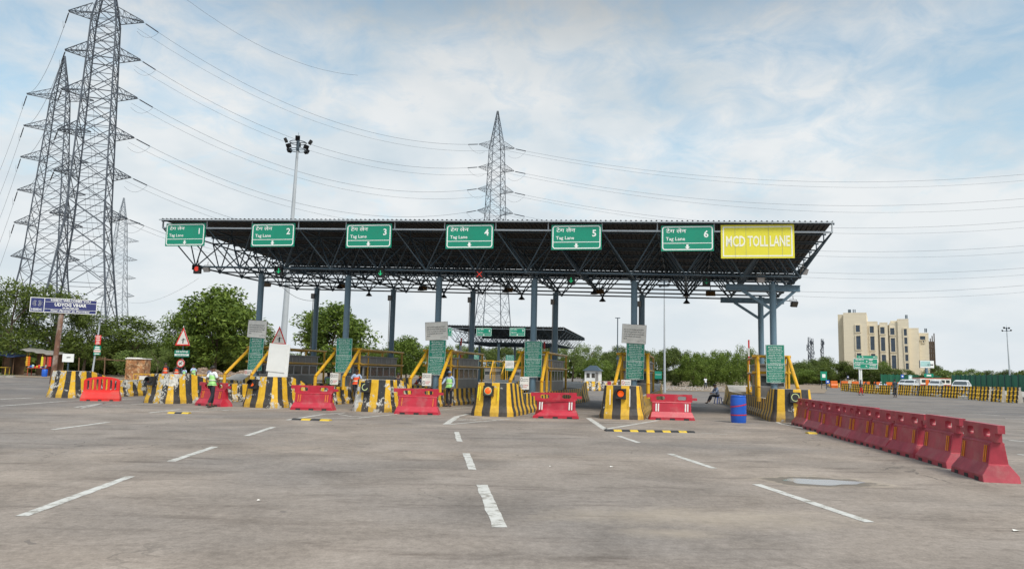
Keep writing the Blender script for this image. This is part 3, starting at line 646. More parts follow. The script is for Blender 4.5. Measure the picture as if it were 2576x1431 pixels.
def island(k, px, py, base, smat, wmat, label, w=1.78, wallh=.84, length=20.0, dirw=None, xo=0.0):
    o = gp(px, py); b = Vector(base) if base else None
    dv = (b - o) if b is not None else Vector(dirw)
    rz = -math.atan2(dv.x, dv.y); r = empty('toll_island', o, rz, label, 'traffic island', 'striped concrete toll islands')
    nose(w, 2.7, 1.30, wallh).build('nose', [smat, M['concrete']], r)
    for s in (-1, 1):
        mb = jersey(2.6, length - 2.2, wallh, .3); o2 = mb.build('side_wall', [wmat if s > 0 else smat if k != 7 else wmat, M['concrete']], r, (s * (w / 2 - (.45 if s > 0 and k in (3, 4) else .30)), 0, 0))
    mb = MB(); mb.box((0, length / 2, .1), (w - .75, length - 4.6, .2)); mb.build('floor_slab', M['concrete'], r)
    q = nose(w, 2.4, 1.2, wallh, u0=.17).build('rear_nose', [M['stripe_dark'], M['concrete']], r, (0, length, 0), PI)
    ISL[k] = (r, o, rz)
    return r
WF = {2: 'lane 1', 3: 'lane 2'}
island(1, 139, 1000, None, M['stripe_worn'], M['stripe_bare'], 'leftmost striped island with a grey plate on its blunt front', dirw=(.30, 1, 0), length=16)
island(2, 385, 1014, colbase(1), M['stripe_worn'], M['stripe_worn'], 'yellow and black flaking island beside the walking man in a green vest', w=1.95)
island(3, 643, 1025, colbase(3), M['stripe_worn'], M['stripe_worn'], 'flaking striped island with the red triangle sign and white board behind its nose', w=1.9)
island(4, 926, 1035.5, colbase(5), M['stripe_worn'], M['stripe_worn'], 'striped island with a pale ring lamp left of the lane 4 gap', w=1.9)
island(5, 1232, 1047, colbase(7), M['stripe_good'], M['stripe'], 'striped island with a bright orange lamp and yellow drips, between lanes 4 and 5')
island(6, 1561, 1054.5, colbase(9), M['stripe_good'], M['stripe'], 'striped island with a hooded orange lamp below the white notice, left of lane 6')
island(7, 1999, 1063, colbase(11.62), M['stripe_dark'], M['stripe_dark'], 'rightmost striped island with a dark side wall beside the blue barrel')
def beside(k, p, gap=.22):      # keep a figure clear of the island's right-hand wall
    r, o, rz = ISL[k]; q = Matrix.Rotation(-rz, 3, 'Z') @ (p - o); q.x = max(q.x, .95 - .23 + gap); return o + Matrix.Rotation(rz, 3, 'Z') @ q
def isl_pt(k, x, y, z=0): r, o, rz = ISL[k]; return o + Matrix.Rotation(rz, 3, 'Z') @ Vector((x, y, z))
def nose_lamp(k, x, kind):
    r = ISL[k][0]; tl = T((x, .09, .98)) @ Matrix.Rotation(-.11, 4, 'X'); mb = MB()
    mb.box((0, 0, 0), (.40, .16, .40), 0, tl)
    mb.build('lamp_housing', M['lampbox'], r); mb = MB()
    if kind in ('hood', 'off', 'half'):
        for i in range(9):
            a0 = rad(-5 + 190 * i / 9); a1 = rad(-5 + 190 * (i + 1) / 9); q = .165
            vs = [(q * math.cos(a), y, q * math.sin(a)) for a in (a0, a1) for y in (-.08, -.26)]; mb.add(vs, [(0, 1, 3, 2), (2, 3, 1, 0)], 0, tl)
        mb.build('lamp_hood', M['lampbox'], r); mb = MB()
    C = tl @ Matrix.Rotation(PI / 2, 4, 'X')
    if kind in ('hood', 'ringlit'):
        mb.lathe([(.125, .081), (.12, .10), (.02, .105)], 16, 0, C); mb.build('lit_lens', M['lit_orange'], r)
    if kind in ('off', 'half'):
        mb.lathe([(.125, .081), (.12, .10), (.02, .105)], 16, 0, C); mb.build('lens', M['lens'], r)
    if kind == 'half':
        mb = MB(); pts = [(.10 * math.cos(rad(a)), .10 * math.sin(rad(a))) for a in range(60, 241, 20)]; mb.plate(pts, [], .004, 0, tl @ T((0, -.108, 0)) @ Matrix.Rotation(PI, 4, 'Y')); mb.build('lit_crescent', M['lit_orange'], r)
    if kind in ('ringlit', 'ring', 'crescent'):
        mb = MB(); n = 24; span = range(n) if kind != 'crescent' else range(6, 23)
        R, q = (.155, .128) if kind != 'crescent' else (.14, .105)
        for i in span:
            a, b = 2 * PI * i / n, 2 * PI * (i + 1) / n
            mb.add([(R * math.cos(a), -.083, R * math.sin(a)), (R * math.cos(b), -.083, R * math.sin(b)), (q * math.cos(b), -.083, q * math.sin(b)), (q * math.cos(a), -.083, q * math.sin(a))], [(0, 1, 2, 3)], 0, tl)
        mb.build('reflective_ring', M['ringpale'], r)
nose_lamp(2, -.33, 'off'); nose_lamp(3, -.25, 'half'); nose_lamp(4, -.20, 'crescent'); nose_lamp(5, -.10, 'ringlit'); nose_lamp(6, 0.0, 'hood'); nose_lamp(7, .05, 'ring')
mb = MB(); mb.box((-.30, .165, 1.0), (.46, .03, .48), 0, T((0, .0, 0)) @ Matrix.Rotation(-.09, 4, 'X')); mb.build('plate', M['greyplate'], ISL[1][0])
# yellow and white paint marks on two noses
def drips(k, xs, mm, z0=.55, z1=1.1):
    for x, a, b in xs:
        mb = MB(); mb.bar((x, .028, a), (x, .108, b), .035, .006); mb.build('paint_stroke', mm, ISL[k][0])
M['drip_y'] = mat('drip_yellow', (.8, .66, .02), .5, var=.05)
drips(5, [(-.52, .70, 1.12), (-.44, .60, 1.16), (.30, .62, 1.15)], M['drip_y']); drips(6, [(-.42, .55, 1.14), (.35, .5, 1.18)], M['wreflect'])

# ---------------------------------------------------------------- booths, pipe guards, boards, small notices
def booth(loc, rz, label, L_=4.5, W_=1.15, side=1):
    r = empty('toll_booth', loc, rz, label, 'toll booth', 'grey toll booths'); h = 2.12
    mb = MB(); mb.box((0, L_ / 2, .55), (W_, L_, 1.1)); mb.build('lower_panel', M['booth'], r)
    mb = MB(); mb.box((0, L_ / 2, h - .25), (W_ + .04, L_ + .04, .5)); mb.box((0, L_ / 2, h + .04), (W_ + .16, L_ + .2, .07)); mb.build('roof', M['booth'], r)
    nwin = 5
    for s in (-1, 1):
        for i in range(nwin):
            y0 = .06 + i * (L_ - .12) / nwin; y1 = y0 + (L_ - .12) / nwin
            wn = MB(); x = s * (W_ / 2 - .03)
            for y in (y0 + .025, y1 - .025): wn.box((x, y, 1.475), (.05, .05, .75))
            wn.box((x, (y0 + y1) / 2, 1.125), (.045, y1 - y0, .05)); wn.box((x, (y0 + y1) / 2, 1.825), (.045, y1 - y0, .05))
            f = wn.build('window_frame', M['alu'], r); g = MB(); g.box((x, (y0 + y1) / 2, 1.475), (.012, y1 - y0 - .06, .66)); g.build('pane', M['glass'], f)
    for y in (.03, L_ - .03):
        wn = MB()
        for x in (-W_ / 2 + .03, 0, W_ / 2 - .03): wn.box((x, y, 1.475), (.05, .05, .75))
        wn.box((0, y, 1.835), (W_, .045, .05)); wn.box((0, y, 1.12), (W_, .045, .05))
        f = wn.build('window_frame', M['alu'], r); g = MB()
        g.box((0, y, 1.475), (W_ - .1, .012, .7)); g.build('pane', M['glass'], f)
    rb = MB()
    for i in range(7): rb.box((W_ / 2 + .03, .1 + i * (L_ - .2) / 6, h - .25), (.02, .03, .46)); rb.box((-W_ / 2 - .03, .1 + i * (L_ - .2) / 6, h - .25), (.02, .03, .46))
    for sx in (-1, 1): rb.box((sx * (W_ / 2 + .028), L_ / 2, h - .48), (.02, L_, .03))
    rb.build('panel_ribs', M['alu'], r)
    return r
def guard(loc, rz, label, wd=1.3, ln=5.9, z=2.70, zm=1.95):
    r = empty('pipe_guard', loc, rz, label, 'guard frame', 'yellow pipe guard frames'); q = .062; x = wd / 2
    for s in (-1, 1):
        mb = MB(); mb.path([(s * (x + .14), -2.0, .70), (s * (x + .14), -2.0, 1.30), (s * x, -.05, z)], .08, 12); mb.build('strut', M['yellow'], r)
        mb = MB(); mb.tube((s * x, 0, 0.2), (s * x, 0, z - .06), .07, 12); mb.build('post', M['yellow'], r)
        mb = MB(); mb.tube((s * x, ln, 0.2), (s * x, ln, z - .06), .06, 10); mb.build('post', M['yellow'], r)
        for zz in (z, zm): mb = MB(); mb.tube((s * x, -.05, zz), (s * x, ln + .2, zz), .062, 12); mb.build('rail', M['yellow'], r)
    for zz in (z + .02, zm + .02): mb = MB(); mb.tube((-x - .25, 0, zz), (x + .12, 0, zz), .064, 12); mb.build('rail', M['yellow'], r)
    mb = MB(); mb.tube((-x, 1.1, .2), (-x, 1.1, z), .05, 8); mb.build('post', M['yellow'], r)
    mb = MB(); mb.tube((x, 1.1, .2), (x, 1.1, z), .05, 8); mb.build('post', M['yellow'], r)
    return r
NOTICE = [('MCD RFID TAG', .085, .62), ('ग्राहकों के लिये सूचना', .075, .60), ('दिल्ली में प्रवेश करने वाले सभी', .046, .70), ('वाहनों में टैग होना अनिवार्य है', .046, .60), ('MCD RFID TAG लेकर', .058, .56),
          ('वाणिज्यिक वाहन का सही शुल्क', .044, .70), ('अपने MCD RFID TAG में कम', .05, .72), ('बैलेंस रखना जरूरी है', .044, .52), ('ऑनलाइन रिचार्ज के लिए', .044, .50), ('ecctagsdmc.com', .044, .50), None,
          ('NOTICE FOR MCD', .078, .68), ('RFID TAG USERS', .078, .66), ('It is Mandatory To Have', .048, .56), ('MCD RFID TAG On Windscreen', .048, .76), ('Of All Commercial Vehicles', .048, .66), ('Entering Delhi. Sufficient', .048, .58), ('Balance Must Be Available', .048, .66), ('In Your MCD RFID TAG Before', .048, .76), ('Coming To The Toll Lane.', .048, .62), ('For Online Recharge:-', .048, .50), ('ecctagsdmc.com', .048, .46)]
gb = None
def green_board(loc, rz, label, roll=0.0):
    global gb
    if gb is None:
        r = empty('notice_board', loc, rz, label, 'notice board', 'green notice boards on the columns'); W_, H_ = .85, 1.72
        mb = MB(); mb.box((0, 0, H_ / 2), (W_, .03, H_)); mb.build('panel', M['bgreen'], r)
        F = T((0, -.018, 0)); mb = MB(); mb.plate([(-.415, .01), (.415, .01), (.415, H_ - .01), (-.415, H_ - .01)], [[(-.405, .02), (.405, .02), (.405, H_ - .02), (-.405, H_ - .02)]], .004, 0, F)
        mb.box((0, 0, .86), (.81, .004, .012), 0, F); mb.build('border', M['white'], r)
        z = H_ - .055; tx = T((0, -.019, 0))
        for ln in NOTICE:
            if ln is None: z = .845; continue
            s, h, wd = ln; z -= h * 1.0; mb = MB(); mb.text(s, h * .72, tx @ T((0, 0, z)), 0, 'c', wd, bold=.006); mb.build('lettering', M['white'], r); z -= .028
        mb = MB()
        for zz in (.3, 1.4): mb.box((0, .05, zz), (.40, .07, .05))
        mb.build('clamp', M['steel'], r); gb = r
    else: r = dup(gb, loc, rz, label)
    r.rotation_euler = (0, roll, rz); return r
LINES = ['MCD TAX के बिना कामर्शियल वाहनों को दिल्ली में', 'प्रवेश करने की अनुमति नहीं होगी, बिना MCD TAX', 'या RFID TAG के पकड़े जाने पर वाहन को दिल्ली', 'में प्रवेश नहीं दिया जायेगा तथा वापस', 'लौटा दिया']
wbp = None
def white_board(loc, rz, roll, label):
    global wbp
    if wbp is None:
        r = empty('white_notice', loc, rz, label, 'notice board', 'off-white Hindi notices on the columns'); W_, H_ = 1.14, .90
        mb = MB(); mb.box((0, 0, H_ / 2), (W_, .03, H_)); mb.build('panel', M['offwhite'], r); F = T((0, -.018, 0))
        mb = MB(); mb.plate([(-W_ / 2, 0), (W_ / 2, 0), (W_ / 2, H_), (-W_ / 2, H_)], [[(-W_ / 2 + .012, .012), (W_ / 2 - .012, .012), (W_ / 2 - .012, H_ - .012), (-W_ / 2 + .012, H_ - .012)]], .01, 0, T((0, -.016, 0))); mb.build('frame', M['booth'], r)
        z = .62
        for s, wd in zip(LINES, (.92, .96, .94, .80, .16)):
            mb = MB(); mb.text(s, .052, F @ T((-.48, 0, z)), 0, 'l', wd, bold=.015); mb.build('lettering', M['ink'], r); z -= .108
        mb = MB(); mb.text('आज्ञा से', .03, F @ T((.28, 0, .15)), 0, 'l', .2); mb.build('lettering', M['ink'], r)
        mb = MB(); mb.text('दिल्ली नगर निगम', .03, F @ T((.16, 0, .09)), 0, 'l', .38); mb.build('lettering', M['ink'], r)
        mb = MB()
        for zz in (.2, .7): mb.box((0, .05, zz), (.40, .07, .05))
        mb.build('clamp', M['steel'], r); wbp = r
    else: r = dup(wbp, loc, rz, label)
    r.rotation_euler = (0, roll, rz); return r
def smoke_sign(loc, rz, label, full=True):
    r = empty('warning_plate', loc, rz, label, 'small sign', 'small white warning plates'); H_ = .56 if full else .27; W_ = .42
    mb = MB(); mb.box((0, 0, H_ / 2), (W_, .02, H_)); mb.build('panel', M['offwhite'], r); F = T((0, -.012, 0))
    def circ(z, mm):
        mb = MB(); n = 20; R = .062
        o = [(R * math.cos(2 * PI * i / n) - .13, z + R * 1.3 * math.sin(2 * PI * i / n)) for i in range(n)]; ii = [((R - .014) * math.cos(2 * PI * i / n) - .13, z + (R - .014) * 1.3 * math.sin(2 * PI * i / n)) for i in range(n)]
        mb.plate(o, [ii], .004, 0, F); mb.bar((-.17, -.013, z + .05), (-.09, -.013, z - .05), .014, .004); mb.build('symbol', mm, r)
    circ(H_ - .13, M['redink'] if not full else M['ink'])
    for s, z in (("DON'T SMOKE", H_ - .12), ('धूम्रपान न करें', H_ - .20)): mb = MB(); mb.text(s, .045, F @ T((-.05, 0, z)), 0, 'l', .22, bold=.015); mb.build('lettering', M['ink'], r)
    if full:
        circ(.14, M['ink'])
        for s, z in (('NO MOBILE', .16), ('PHONE', .08)): mb = MB(); mb.text(s, .05, F @ T((-.05, 0, z)), 0, 'l', .22 if s != 'PHONE' else .15, bold=.015); mb.build('lettering', M['redink'], r)
    mb = MB(); mb.tube((.05, .02, -.45), (.05, .02, H_ * .6), .015, 6); mb.build('post', M['steel'], r)
    return r
lane_of = {2: 'lane 1 and lane 2', 3: 'lane 2 and lane 3', 4: 'lane 3 and lane 4', 5: 'lane 4 and lane 5', 6: 'lane 5 and lane 6', 7: 'the toll lane and the open road'}
for k in range(2, 8):
    ci = 2 * k - 3 if k < 7 else 11.62; c0 = colbase(ci); ln = lane_of[k]
    e2 = Vector((D1[0], D1[1], 0)).normalized()
    booth(c0 + e2 * 1.0 + Vector((.02, 0, .2)), DANG, f'grey aluminium toll booth on the island between {ln}')
    guard(c0 + e2 * .42, DANG, f'yellow pipe guard frame round the booth between {ln}', wd=1.22 if k < 7 else 1.35)
    green_board(c0 + Vector((0, -.22, 1.52)), [0, 0, -.30, -.20, -.12, -.10, -.06, -.02][k], f'green notice board on the front column between {ln}', [0, 0, .03, 0, .03, 0, .02, -.01][k])
white_board(colbase(1) + Vector((0, -.25, 3.20)), -.3, .05, 'off-white Hindi notice above the leftmost green notice board')
white_board(colbase(5) + Vector((.0, -.25, 3.22)), -.12, -.06, 'tilted off-white Hindi notice above the third green board, between lanes 3 and 4')
white_board(colbase(9) + Vector((-.06, -.25, 3.20)), -.06, .04, 'off-white Hindi notice above the green board between lanes 5 and 6')
smoke_sign(at(624, 943, 38.9), -.25, 'small white warning plate below the leftmost green board', False)
smoke_sign(at(840, 967, 37.2), -.2, 'small white warning plate beside the man in an orange vest')
smoke_sign(at(1073, 970, 34.4), -.12, 'small white warning plate left of the man in a cap and lime vest')
smoke_sign(at(1319, 979, 34.5) , -.1, 'small white warning plate right of the bright orange lamp island', True)
smoke_sign(at(1575, 969.5, 33.5) + Vector((0, 0, -.02)), -.05, 'small white warning plate above the hooded orange lamp', False)
# boom barriers standing open
def boom(px, ybot, ytop, Y, label):
    p = at(px, ybot, Y); p.z = 0; q = at(px, ytop, Y); r = empty('boom_barrier', p, ANG, label, 'boom barrier', 'raised boom barriers')
    mb = MB(); mb.box((0, .1, .55), (.32, .3, 1.1)); mb.box((0, .1, 1.12), (.36, .34, .05)); mb.build('cabinet', M['yellow'], r)
    n = 6; L_ = q.z - 1.0
    a = MB(); b = MB()
    for i in range(n): (a if i % 2 == (n - 1) % 2 else b).box((0, -.1, 1.0 + L_ * (i + .5) / n), (.09, .05, L_ / n))
    o = a.build('arm', M['red_new'], r); b.build('arm_band', M['white'], o)
boom(1159, 930, 850, 47, 'raised red and white boom arm behind the tilted notice between lanes 3 and 4')
boom(1369, 930, 860, 47, 'raised red and white boom arm behind the green board between lanes 4 and 5')
boom(1884, 930, 855, 47, 'raised red and white boom arm left of the last column')

# ---------------------------------------------------------------- water-filled barriers
def wf_barrier(name, label, group, mt, refl, tongue=1, dent=0.0):
    r = empty(name, (0, 0, 0), 0, label, 'road barrier', group); W_ = 1.76; h = 1.0
    mb = MB(); prof = [(0, .30), (.11, .30), (.125, .292), (.29, .175), (.31, .165), (.66, .112), (.70, .09)]
    xs = lambda z: W_ / 2 + .01 - .10 * min(z / .30, 1) - .03 * (z > .3)
    rings = [[(-xs(z), -y, z), (xs(z), -y, z), (xs(z), y, z), (-xs(z), y, z)] for z, y in prof]
    if dent:
        rings[4][0] = (-xs(.36) + dent, -.06, .36); rings[3][0] = (-xs(.3) + dent * 1.3, -.10, .27); rings[2][0] = (-xs(.14) + dent * .5, -.22, .14); rings[5][0] = (-xs(.6) + .03, -.04, .62)
    for a, b in zip(rings[:-1], rings[1:]): mb.add(a + b, [(i, (i + 1) % 4, 4 + (i + 1) % 4, 4 + i) for i in range(4)])
    mb.add(rings[0], [(3, 2, 1, 0)]); mb.add(rings[-1], [(0, 1, 2, 3)])
    # raised frame round each face panel and forklift feet
    for s in (-1, 1):
        mb.bar((-.69, s * .168, .33), (-.69, s * .119, .65), .018, .018); mb.bar((.69, s * .168, .33), (.69, s * .119, .65), .018, .018)
        mb.bar((-.74, s * .108, .668), (.74, s * .108, .668), .03, .03)
    body = mb.build('body', mt, r)
    bv = body.modifiers.new('b', 'BEVEL'); bv.width = .012; bv.segments = 2; bv.limit_method = 'ANGLE'
    mb = MB(); tz = .695; x = W_ / 2 - .06; t = .12
    out = [(-x, tz), (x, tz), (x, tz + .07)] + ([(x + .19, tz + .07), (x + .19, tz + .17)] if tongue else []) + [(x, tz + .17), (x, h), (-x - .15, h), (-x - .15, tz + .16), (-x, tz + .16)]
    mb.plate(out, [rrect(-.60, tz + .075, -.25, tz + .225, .07), rrect(.25, tz + .075, .60, tz + .225, .07)], t)
    o = mb.build('top_rail', mt, r); bv = o.modifiers.new('b', 'BEVEL'); bv.width = .01; bv.segments = 2; bv.limit_method = 'ANGLE'
    for s in (-1, 1):
        for xx in (-.55, 0, .55): nb = MB(); nb.box((xx, s * .2965, .034), (.20, .02, .07)); nb.build('foot_notch_shade', M['black'], r)  # black blocks on the face stand for the shade inside foot recesses
    for s in (-1, 1):
        for xx in (-.62, -.53, .53, .62):
            if refl == 'one' and abs(xx) < .6: continue
            q = MB(); q.bar((xx, s * .172, .33), (xx + .015, s * .128, .63), .021 if refl != 'w' else .05, .014, 0); q.build('reflector', M['wreflect'] if refl == 'w' else M['orange'], r)
    return r
def place_b(r, a, b, sink=0):
    a = gp(*a); b = gp(*b); c = (a + b) / 2; dv = b - a; rz = math.atan2(dv.y, dv.x); n = Vector((-math.sin(rz), math.cos(rz), 0))
    r.location = c + n * .27; r.rotation_euler = (0, 0, rz); return r
GR = 'dark red barriers closing the lanes'
place_b(wf_barrier('plastic_barrier', 'dark red barrier behind the walking man in the green vest', GR, M['red'], 'two'), (480, 1018), (568, 1024))
place_b(wf_barrier('plastic_barrier', 'dark red barrier in lane 3, left of the ring lamp island', GR, M['red'], 'two'), (731, 1029.8), (834.5, 1032.6))
place_b(wf_barrier('plastic_barrier', 'dark red barrier in lane 4, beside the man in a cap', GR, M['red'], 'one'), (994.5, 1040.8), (1100, 1043.5))
t5 = place_b(wf_barrier('plastic_barrier', 'dented dark red barrier with white reflectors and a crumpled left end in lane 5', GR, M['red'], 'w', 1, .16), (1343, 1050.5), (1451, 1053.8)); t5.scale = (1, 1, .98); t5.rotation_euler[1] = -.015
place_b(wf_barrier('plastic_barrier', 'dark red barrier with white reflectors in lane 6, left of the blue barrel', GR, M['red'], 'w'), (1639, 1054.9), (1743.5, 1057.6))
row = [((2391.6, 1184), (2485, 1213.4)), ((2301.6, 1153), (2390, 1179.5)), ((2228.6, 1134.7), (2300.6, 1153)), ((2177, 1119.8), (2228.6, 1134.5)), ((2132.9, 1109), (2176, 1120)), ((2101.3, 1100.2), (2132.9, 1109.2)), ((2059.9, 1088.5), (2101, 1099)), ((2023.2, 1076.9), (2058.8, 1087)), ((1992.6, 1066.2), (2023.2, 1075.6))]
desc = ['nearest weathered red barrier at the open end of the right-hand row', 'second nearest weathered red barrier of the right-hand row', 'third nearest red barrier of the right-hand row, with a bright orange strip on its left',
        'fourth nearest red barrier of the right-hand row', 'fifth nearest red barrier of the right-hand row, with two orange strips', 'red barrier midway along the right-hand row, just in front of one turned aside', 'red barrier in the right-hand row turned to show a plain smooth face',
        'second farthest red barrier of the right-hand row', 'farthest red barrier of the row, against the dark striped island']
proto = wf_barrier('plastic_barrier', desc[0], 'weathered red barriers in a row on the right', M['red_old'], 'two')
for i, (a, b) in enumerate(row):
    o = proto if i == 0 else dup(proto, label=desc[i]); place_b(o, a, b)
    ln = (gp(*b) - gp(*a)).length; o.scale = (min(max(ln / 1.86, .86), 1.0), 1.0, 1.0 + random.uniform(-.01, .02)); o.rotation_euler[2] += PI + (random.uniform(-.05, .05) if i != 6 else .09)
# bright red slotted barrier
r = empty('slotted_barrier', (0, 0, 0), 0, 'bright red arched barrier with vertical slots beside the leftmost island', 'road barrier')
mb = MB(); prof = [(0, .24), (.12, .24), (.40, .16), (.46, .08)]
rings = [[(-x, -y, z), (x, -y, z), (x, y, z), (-x, y, z)] for (z, y), x in zip(prof, (.78, .78, .72, .71))]
for a, b in zip(rings[:-1], rings[1:]): mb.add(a + b, [(i, (i + 1) % 4, 4 + (i + 1) % 4, 4 + i) for i in range(4)])
mb.add(rings[0], [(3, 2, 1, 0)]); mb.add(rings[-1], [(0, 1, 2, 3)]); o = mb.build('base', M['red_new'], r)
bv = o.modifiers.new('b', 'BEVEL'); bv.width = .015; bv.segments = 2
out = [(-.71, .44), (.71, .44), (.71, .90)] + [(.71 * math.cos(rad(a)), .90 + .20 * math.sin(rad(a))) for a in range(15, 166, 15)] + [(-.71, .90)]
hs = []
for i in range(7):
    x = -.54 + i * .18; zt = .90 + .20 * math.sqrt(1 - (x / .71) ** 2) - .10; hs.append(rrect(x - .042, .50, x + .042, zt, .035, 2))
mb = MB(); mb.plate(out, hs, .16); mb.build('arched_panel', M['red_new'], r)
for xx in (-.45, 0, .45): nb = MB(); nb.box((xx, -.236, .03), (.14, .02, .06)); nb.build('foot_notch_shade', M['black'], r)  # recess shade put in as black blocks along the foot
place_b(r, (201, 1006), (281, 1010)); r.rotation_euler = (0, 0, rad(17)); r.scale = (1.05, 1, 1)
# blue barrel with red straps
p = gp(1858, 1062.5); r = empty('plastic_barrel', p, 0, 'blue plastic barrel with two red straps standing in the toll lane', 'barrel')
mb = MB(); R = .295; H = 1.04
mb.lathe([(R * .93, 0), (R * .95, .03), (R * .97, .12), (R, .2), (R, .32), (R * 1.015, .36), (R, .40), (R, .66), (R * 1.015, .70), (R, .74), (R, .86), (R * .98, .94), (R * .94, .99), (R * .96, 1.0), (R * .96, H), (R * .9, H), (R * .9, H - .03), (.01, H - .03)], 28); mb.build('drum', M['blue'], r)
for z, tl_ in ((.30, -.01), (.66, -.06)):
    mb = MB(); n = 28
    for i in range(n):
        a, b = 2 * PI * i / n, 2 * PI * (i + 1) / n; q = R * 1.022
        za, zb = z - tl_ * math.cos(a), z - tl_ * math.cos(b)
        mb.add([(q * math.cos(a), q * math.sin(a), za - .02), (q * math.cos(b), q * math.sin(b), zb - .02), (q * math.cos(b), q * math.sin(b), zb + .02), (q * math.cos(a), q * math.sin(a), za + .02)], [(0, 1, 2, 3)])
    mb.build('strap', M['redink'], r)
# rubber speed strips with yellow segments
def strip(a, b, n, label, start=0):
    a, b = gp(*a), gp(*b); dv = b - a; L_ = dv.length; rz = math.atan2(dv.y, dv.x); r = empty('speed_strip', a, rz, label, 'speed bump', 'rubber speed strips')
    prof = [(-.17, 0), (-.12, .035), (-.04, .05), (.04, .05), (.12, .035), (.17, 0)]
    k = MB(); segs = []
    for i in range(n):
        x0, x1 = L_ * i / n, L_ * (i + 1) / n - .01; mb = k
        if i % 2 == start: mb = MB(); segs.append(mb)
        vs = [(x, y, z) for x in (x0, x1) for y, z in prof]; mb.add(vs, [(j, j + 1, 7 + j, 6 + j)[::-1] for j in range(5)] + [tuple(range(6)), tuple(range(6, 12))[::-1]])
    if k.v: k.build('rubber_strip', M['black'], r)
    for q in segs: q.build('yellow_segment', M['syellow_dirty'], r)
M['syellow_dirty'] = mat('strip_yellow', (.62, .42, .03), .6, var=.2, scale=6, dirt=(.2, .16, .1), dirt_amt=.8, dscale=6)
strip((1522, 1083.5), (1746, 1087.5), 11, 'long black and yellow speed strip in front of lane 6', 1); strip((738, 1055), (832, 1058), 4, 'short black and yellow speed strip in front of the ring lamp island', 1)
strip((425, 1039), (478, 1040), 3, 'worn speed strip with one yellow block in front of the second island', 0); strip((2030, 1090), (2052, 1090.5), 1, 'single yellow rubber block beside the dark red barrier row', 0)

# ---------------------------------------------------------------- pylons and wires
def pylon(name, axis_px, top_y, Y, lv_y, half, body_top, body_low, base_w, label, mt, rz=.6, th=1.0):
    """lv_y: picture heights of the cross-arm levels, turned into real heights at the distance Y"""
    ht = at(*axis_px(top_y), Y); x0 = at(*axis_px(900), Y).x; base = Vector((x0, Y, 0)); H = ht.z
    zs = [at(axis_px(y)[0], y, Y).z for y in lv_y]
    r = empty(name, base, rz, label, 'pylon', 'high-voltage lattice pylons'); t = .085 * th
    def hw(z):
        if z > zs[0]: return max(.12, body_top * (H - z) / (H - zs[0]) + .10)
        zl = zs[-1]
        if z >= zl: return body_top + .1 + (body_low - body_top) * (zs[0] - z) / (zs[0] - zl)
        return body_low + .1 + (base_w - body_low) * ((zl - z) / zl) ** 1.15
    def corner(c, z): h = hw(z); return Vector(((-1, 1, 1, -1)[c] * h, (-1, -1, 1, 1)[c] * h, z))
    lev = [0]; z = 0
    while z < H - .6:
        z += max(1.3, hw(z) * 1.35); lev.append(min(z, H))
    lev[-1] = H
    legs = MB(); br = MB()
    for a, b in zip(lev[:-1], lev[1:]):
        for c in range(4):
            legs.bar(corner(c, a), corner(c, b), t * (1.8 if a < zs[-1] else 1.45)); d = (c + 1) % 4
            br.bar(corner(c, a), corner(d, b), t * .72); br.bar(corner(d, a), corner(c, b), t * .72)
            if hw(a) > 1.6: mid = (corner(c, a) + corner(d, b)) / 2; br.bar((corner(c, a) + corner(c, b)) / 2, mid, t * .45); br.bar((corner(d, a) + corner(d, b)) / 2, mid, t * .45)
            br.bar(corner(c, b), corner(d, b), t * .55)
    legs.build('legs', mt, r); br.build('bracing', mt, r)
    tips = []
    for z in zs:
        for s in (-1, 1):
            arm = MB(); h = hw(z); tipx = s * half; wd = 1.15
            roots = [Vector((s * h, -h, z)), Vector((s * h, h, z)), Vector((s * h, -h, z + 1.25 * th ** .5)), Vector((s * h, h, z + 1.25 * th ** .5))]
            te = [Vector((tipx, -.35, z + .35)), Vector((tipx, .35, z + .35))]
            for q, e in ((0, 0), (1, 1), (2, 0), (3, 1)): arm.bar(roots[q], te[e], t * .75)
            arm.bar(te[0], te[1], t)
            n = 4
            for i in range(n):
                f, g = i / n, (i + 1) / n; P = [roots[q].lerp(te[q % 2], f) for q in range(4)]; Q = [roots[q].lerp(te[q % 2], g) for q in range(4)]
                arm.bar(P[0], Q[1], t * .36); arm.bar(P[1], Q[0], t * .36); arm.bar(P[2], Q[0], t * .36); arm.bar(P[3], Q[1], t * .36); arm.bar(P[0], P[1], t * .36); arm.bar(P[2], P[3], t * .36); arm.bar(Q[2], Q[0], t * .45); arm.bar(Q[3], Q[1], t * .45)
            arm.build('cross_arm', mt, r)
            tips.append(Matrix.Translation(base) @ Matrix.Rotation(rz, 4, 'Z') @ Vector((tipx, 0, z + .3)))
    return r, tips
axA = lambda y: (272 - 67 * y / 763, y); axB = lambda y: (163 - .095 * (y - 142), y); axC = lambda y: (1250 - .022 * (y - 280), y); axD = lambda y: (311.5 - .082 * (y - 498), y)
PA, tA = pylon('lattice_pylon', axA, -75, 130, [47, 143.6, 240.7, 341.5, 442.5, 547.6], 6.0, 1.85, 2.85, 6.0, 'nearest and tallest lattice pylon at the upper left', M['galv'], .30, 1.8)
PB, tB = pylon('lattice_pylon', axB, 142, 158, [249, 328, 406, 488, 569, 653], 6.4, 1.35, 3.1, 5.9, 'lattice pylon standing just behind and left of the tallest one', M['galv'], .25, 1.6)
PC, tC = pylon('lattice_pylon', axC, 280, 170, [372, 429, 483, 537, 590, 645], 4.2, 1.3, 2.1, 4.0, 'lattice pylon rising behind the canopy above lane 4', M['galv'], .35, 1.0)
PD, tD = pylon('lattice_pylon', axD, 498, 206, [562, 608, 655, 701, 746], 4.6, 1.0, 2.2, 4.4, 'small distant lattice pylon to the right of the tallest one', M['galv_far'], .2, 1.1)
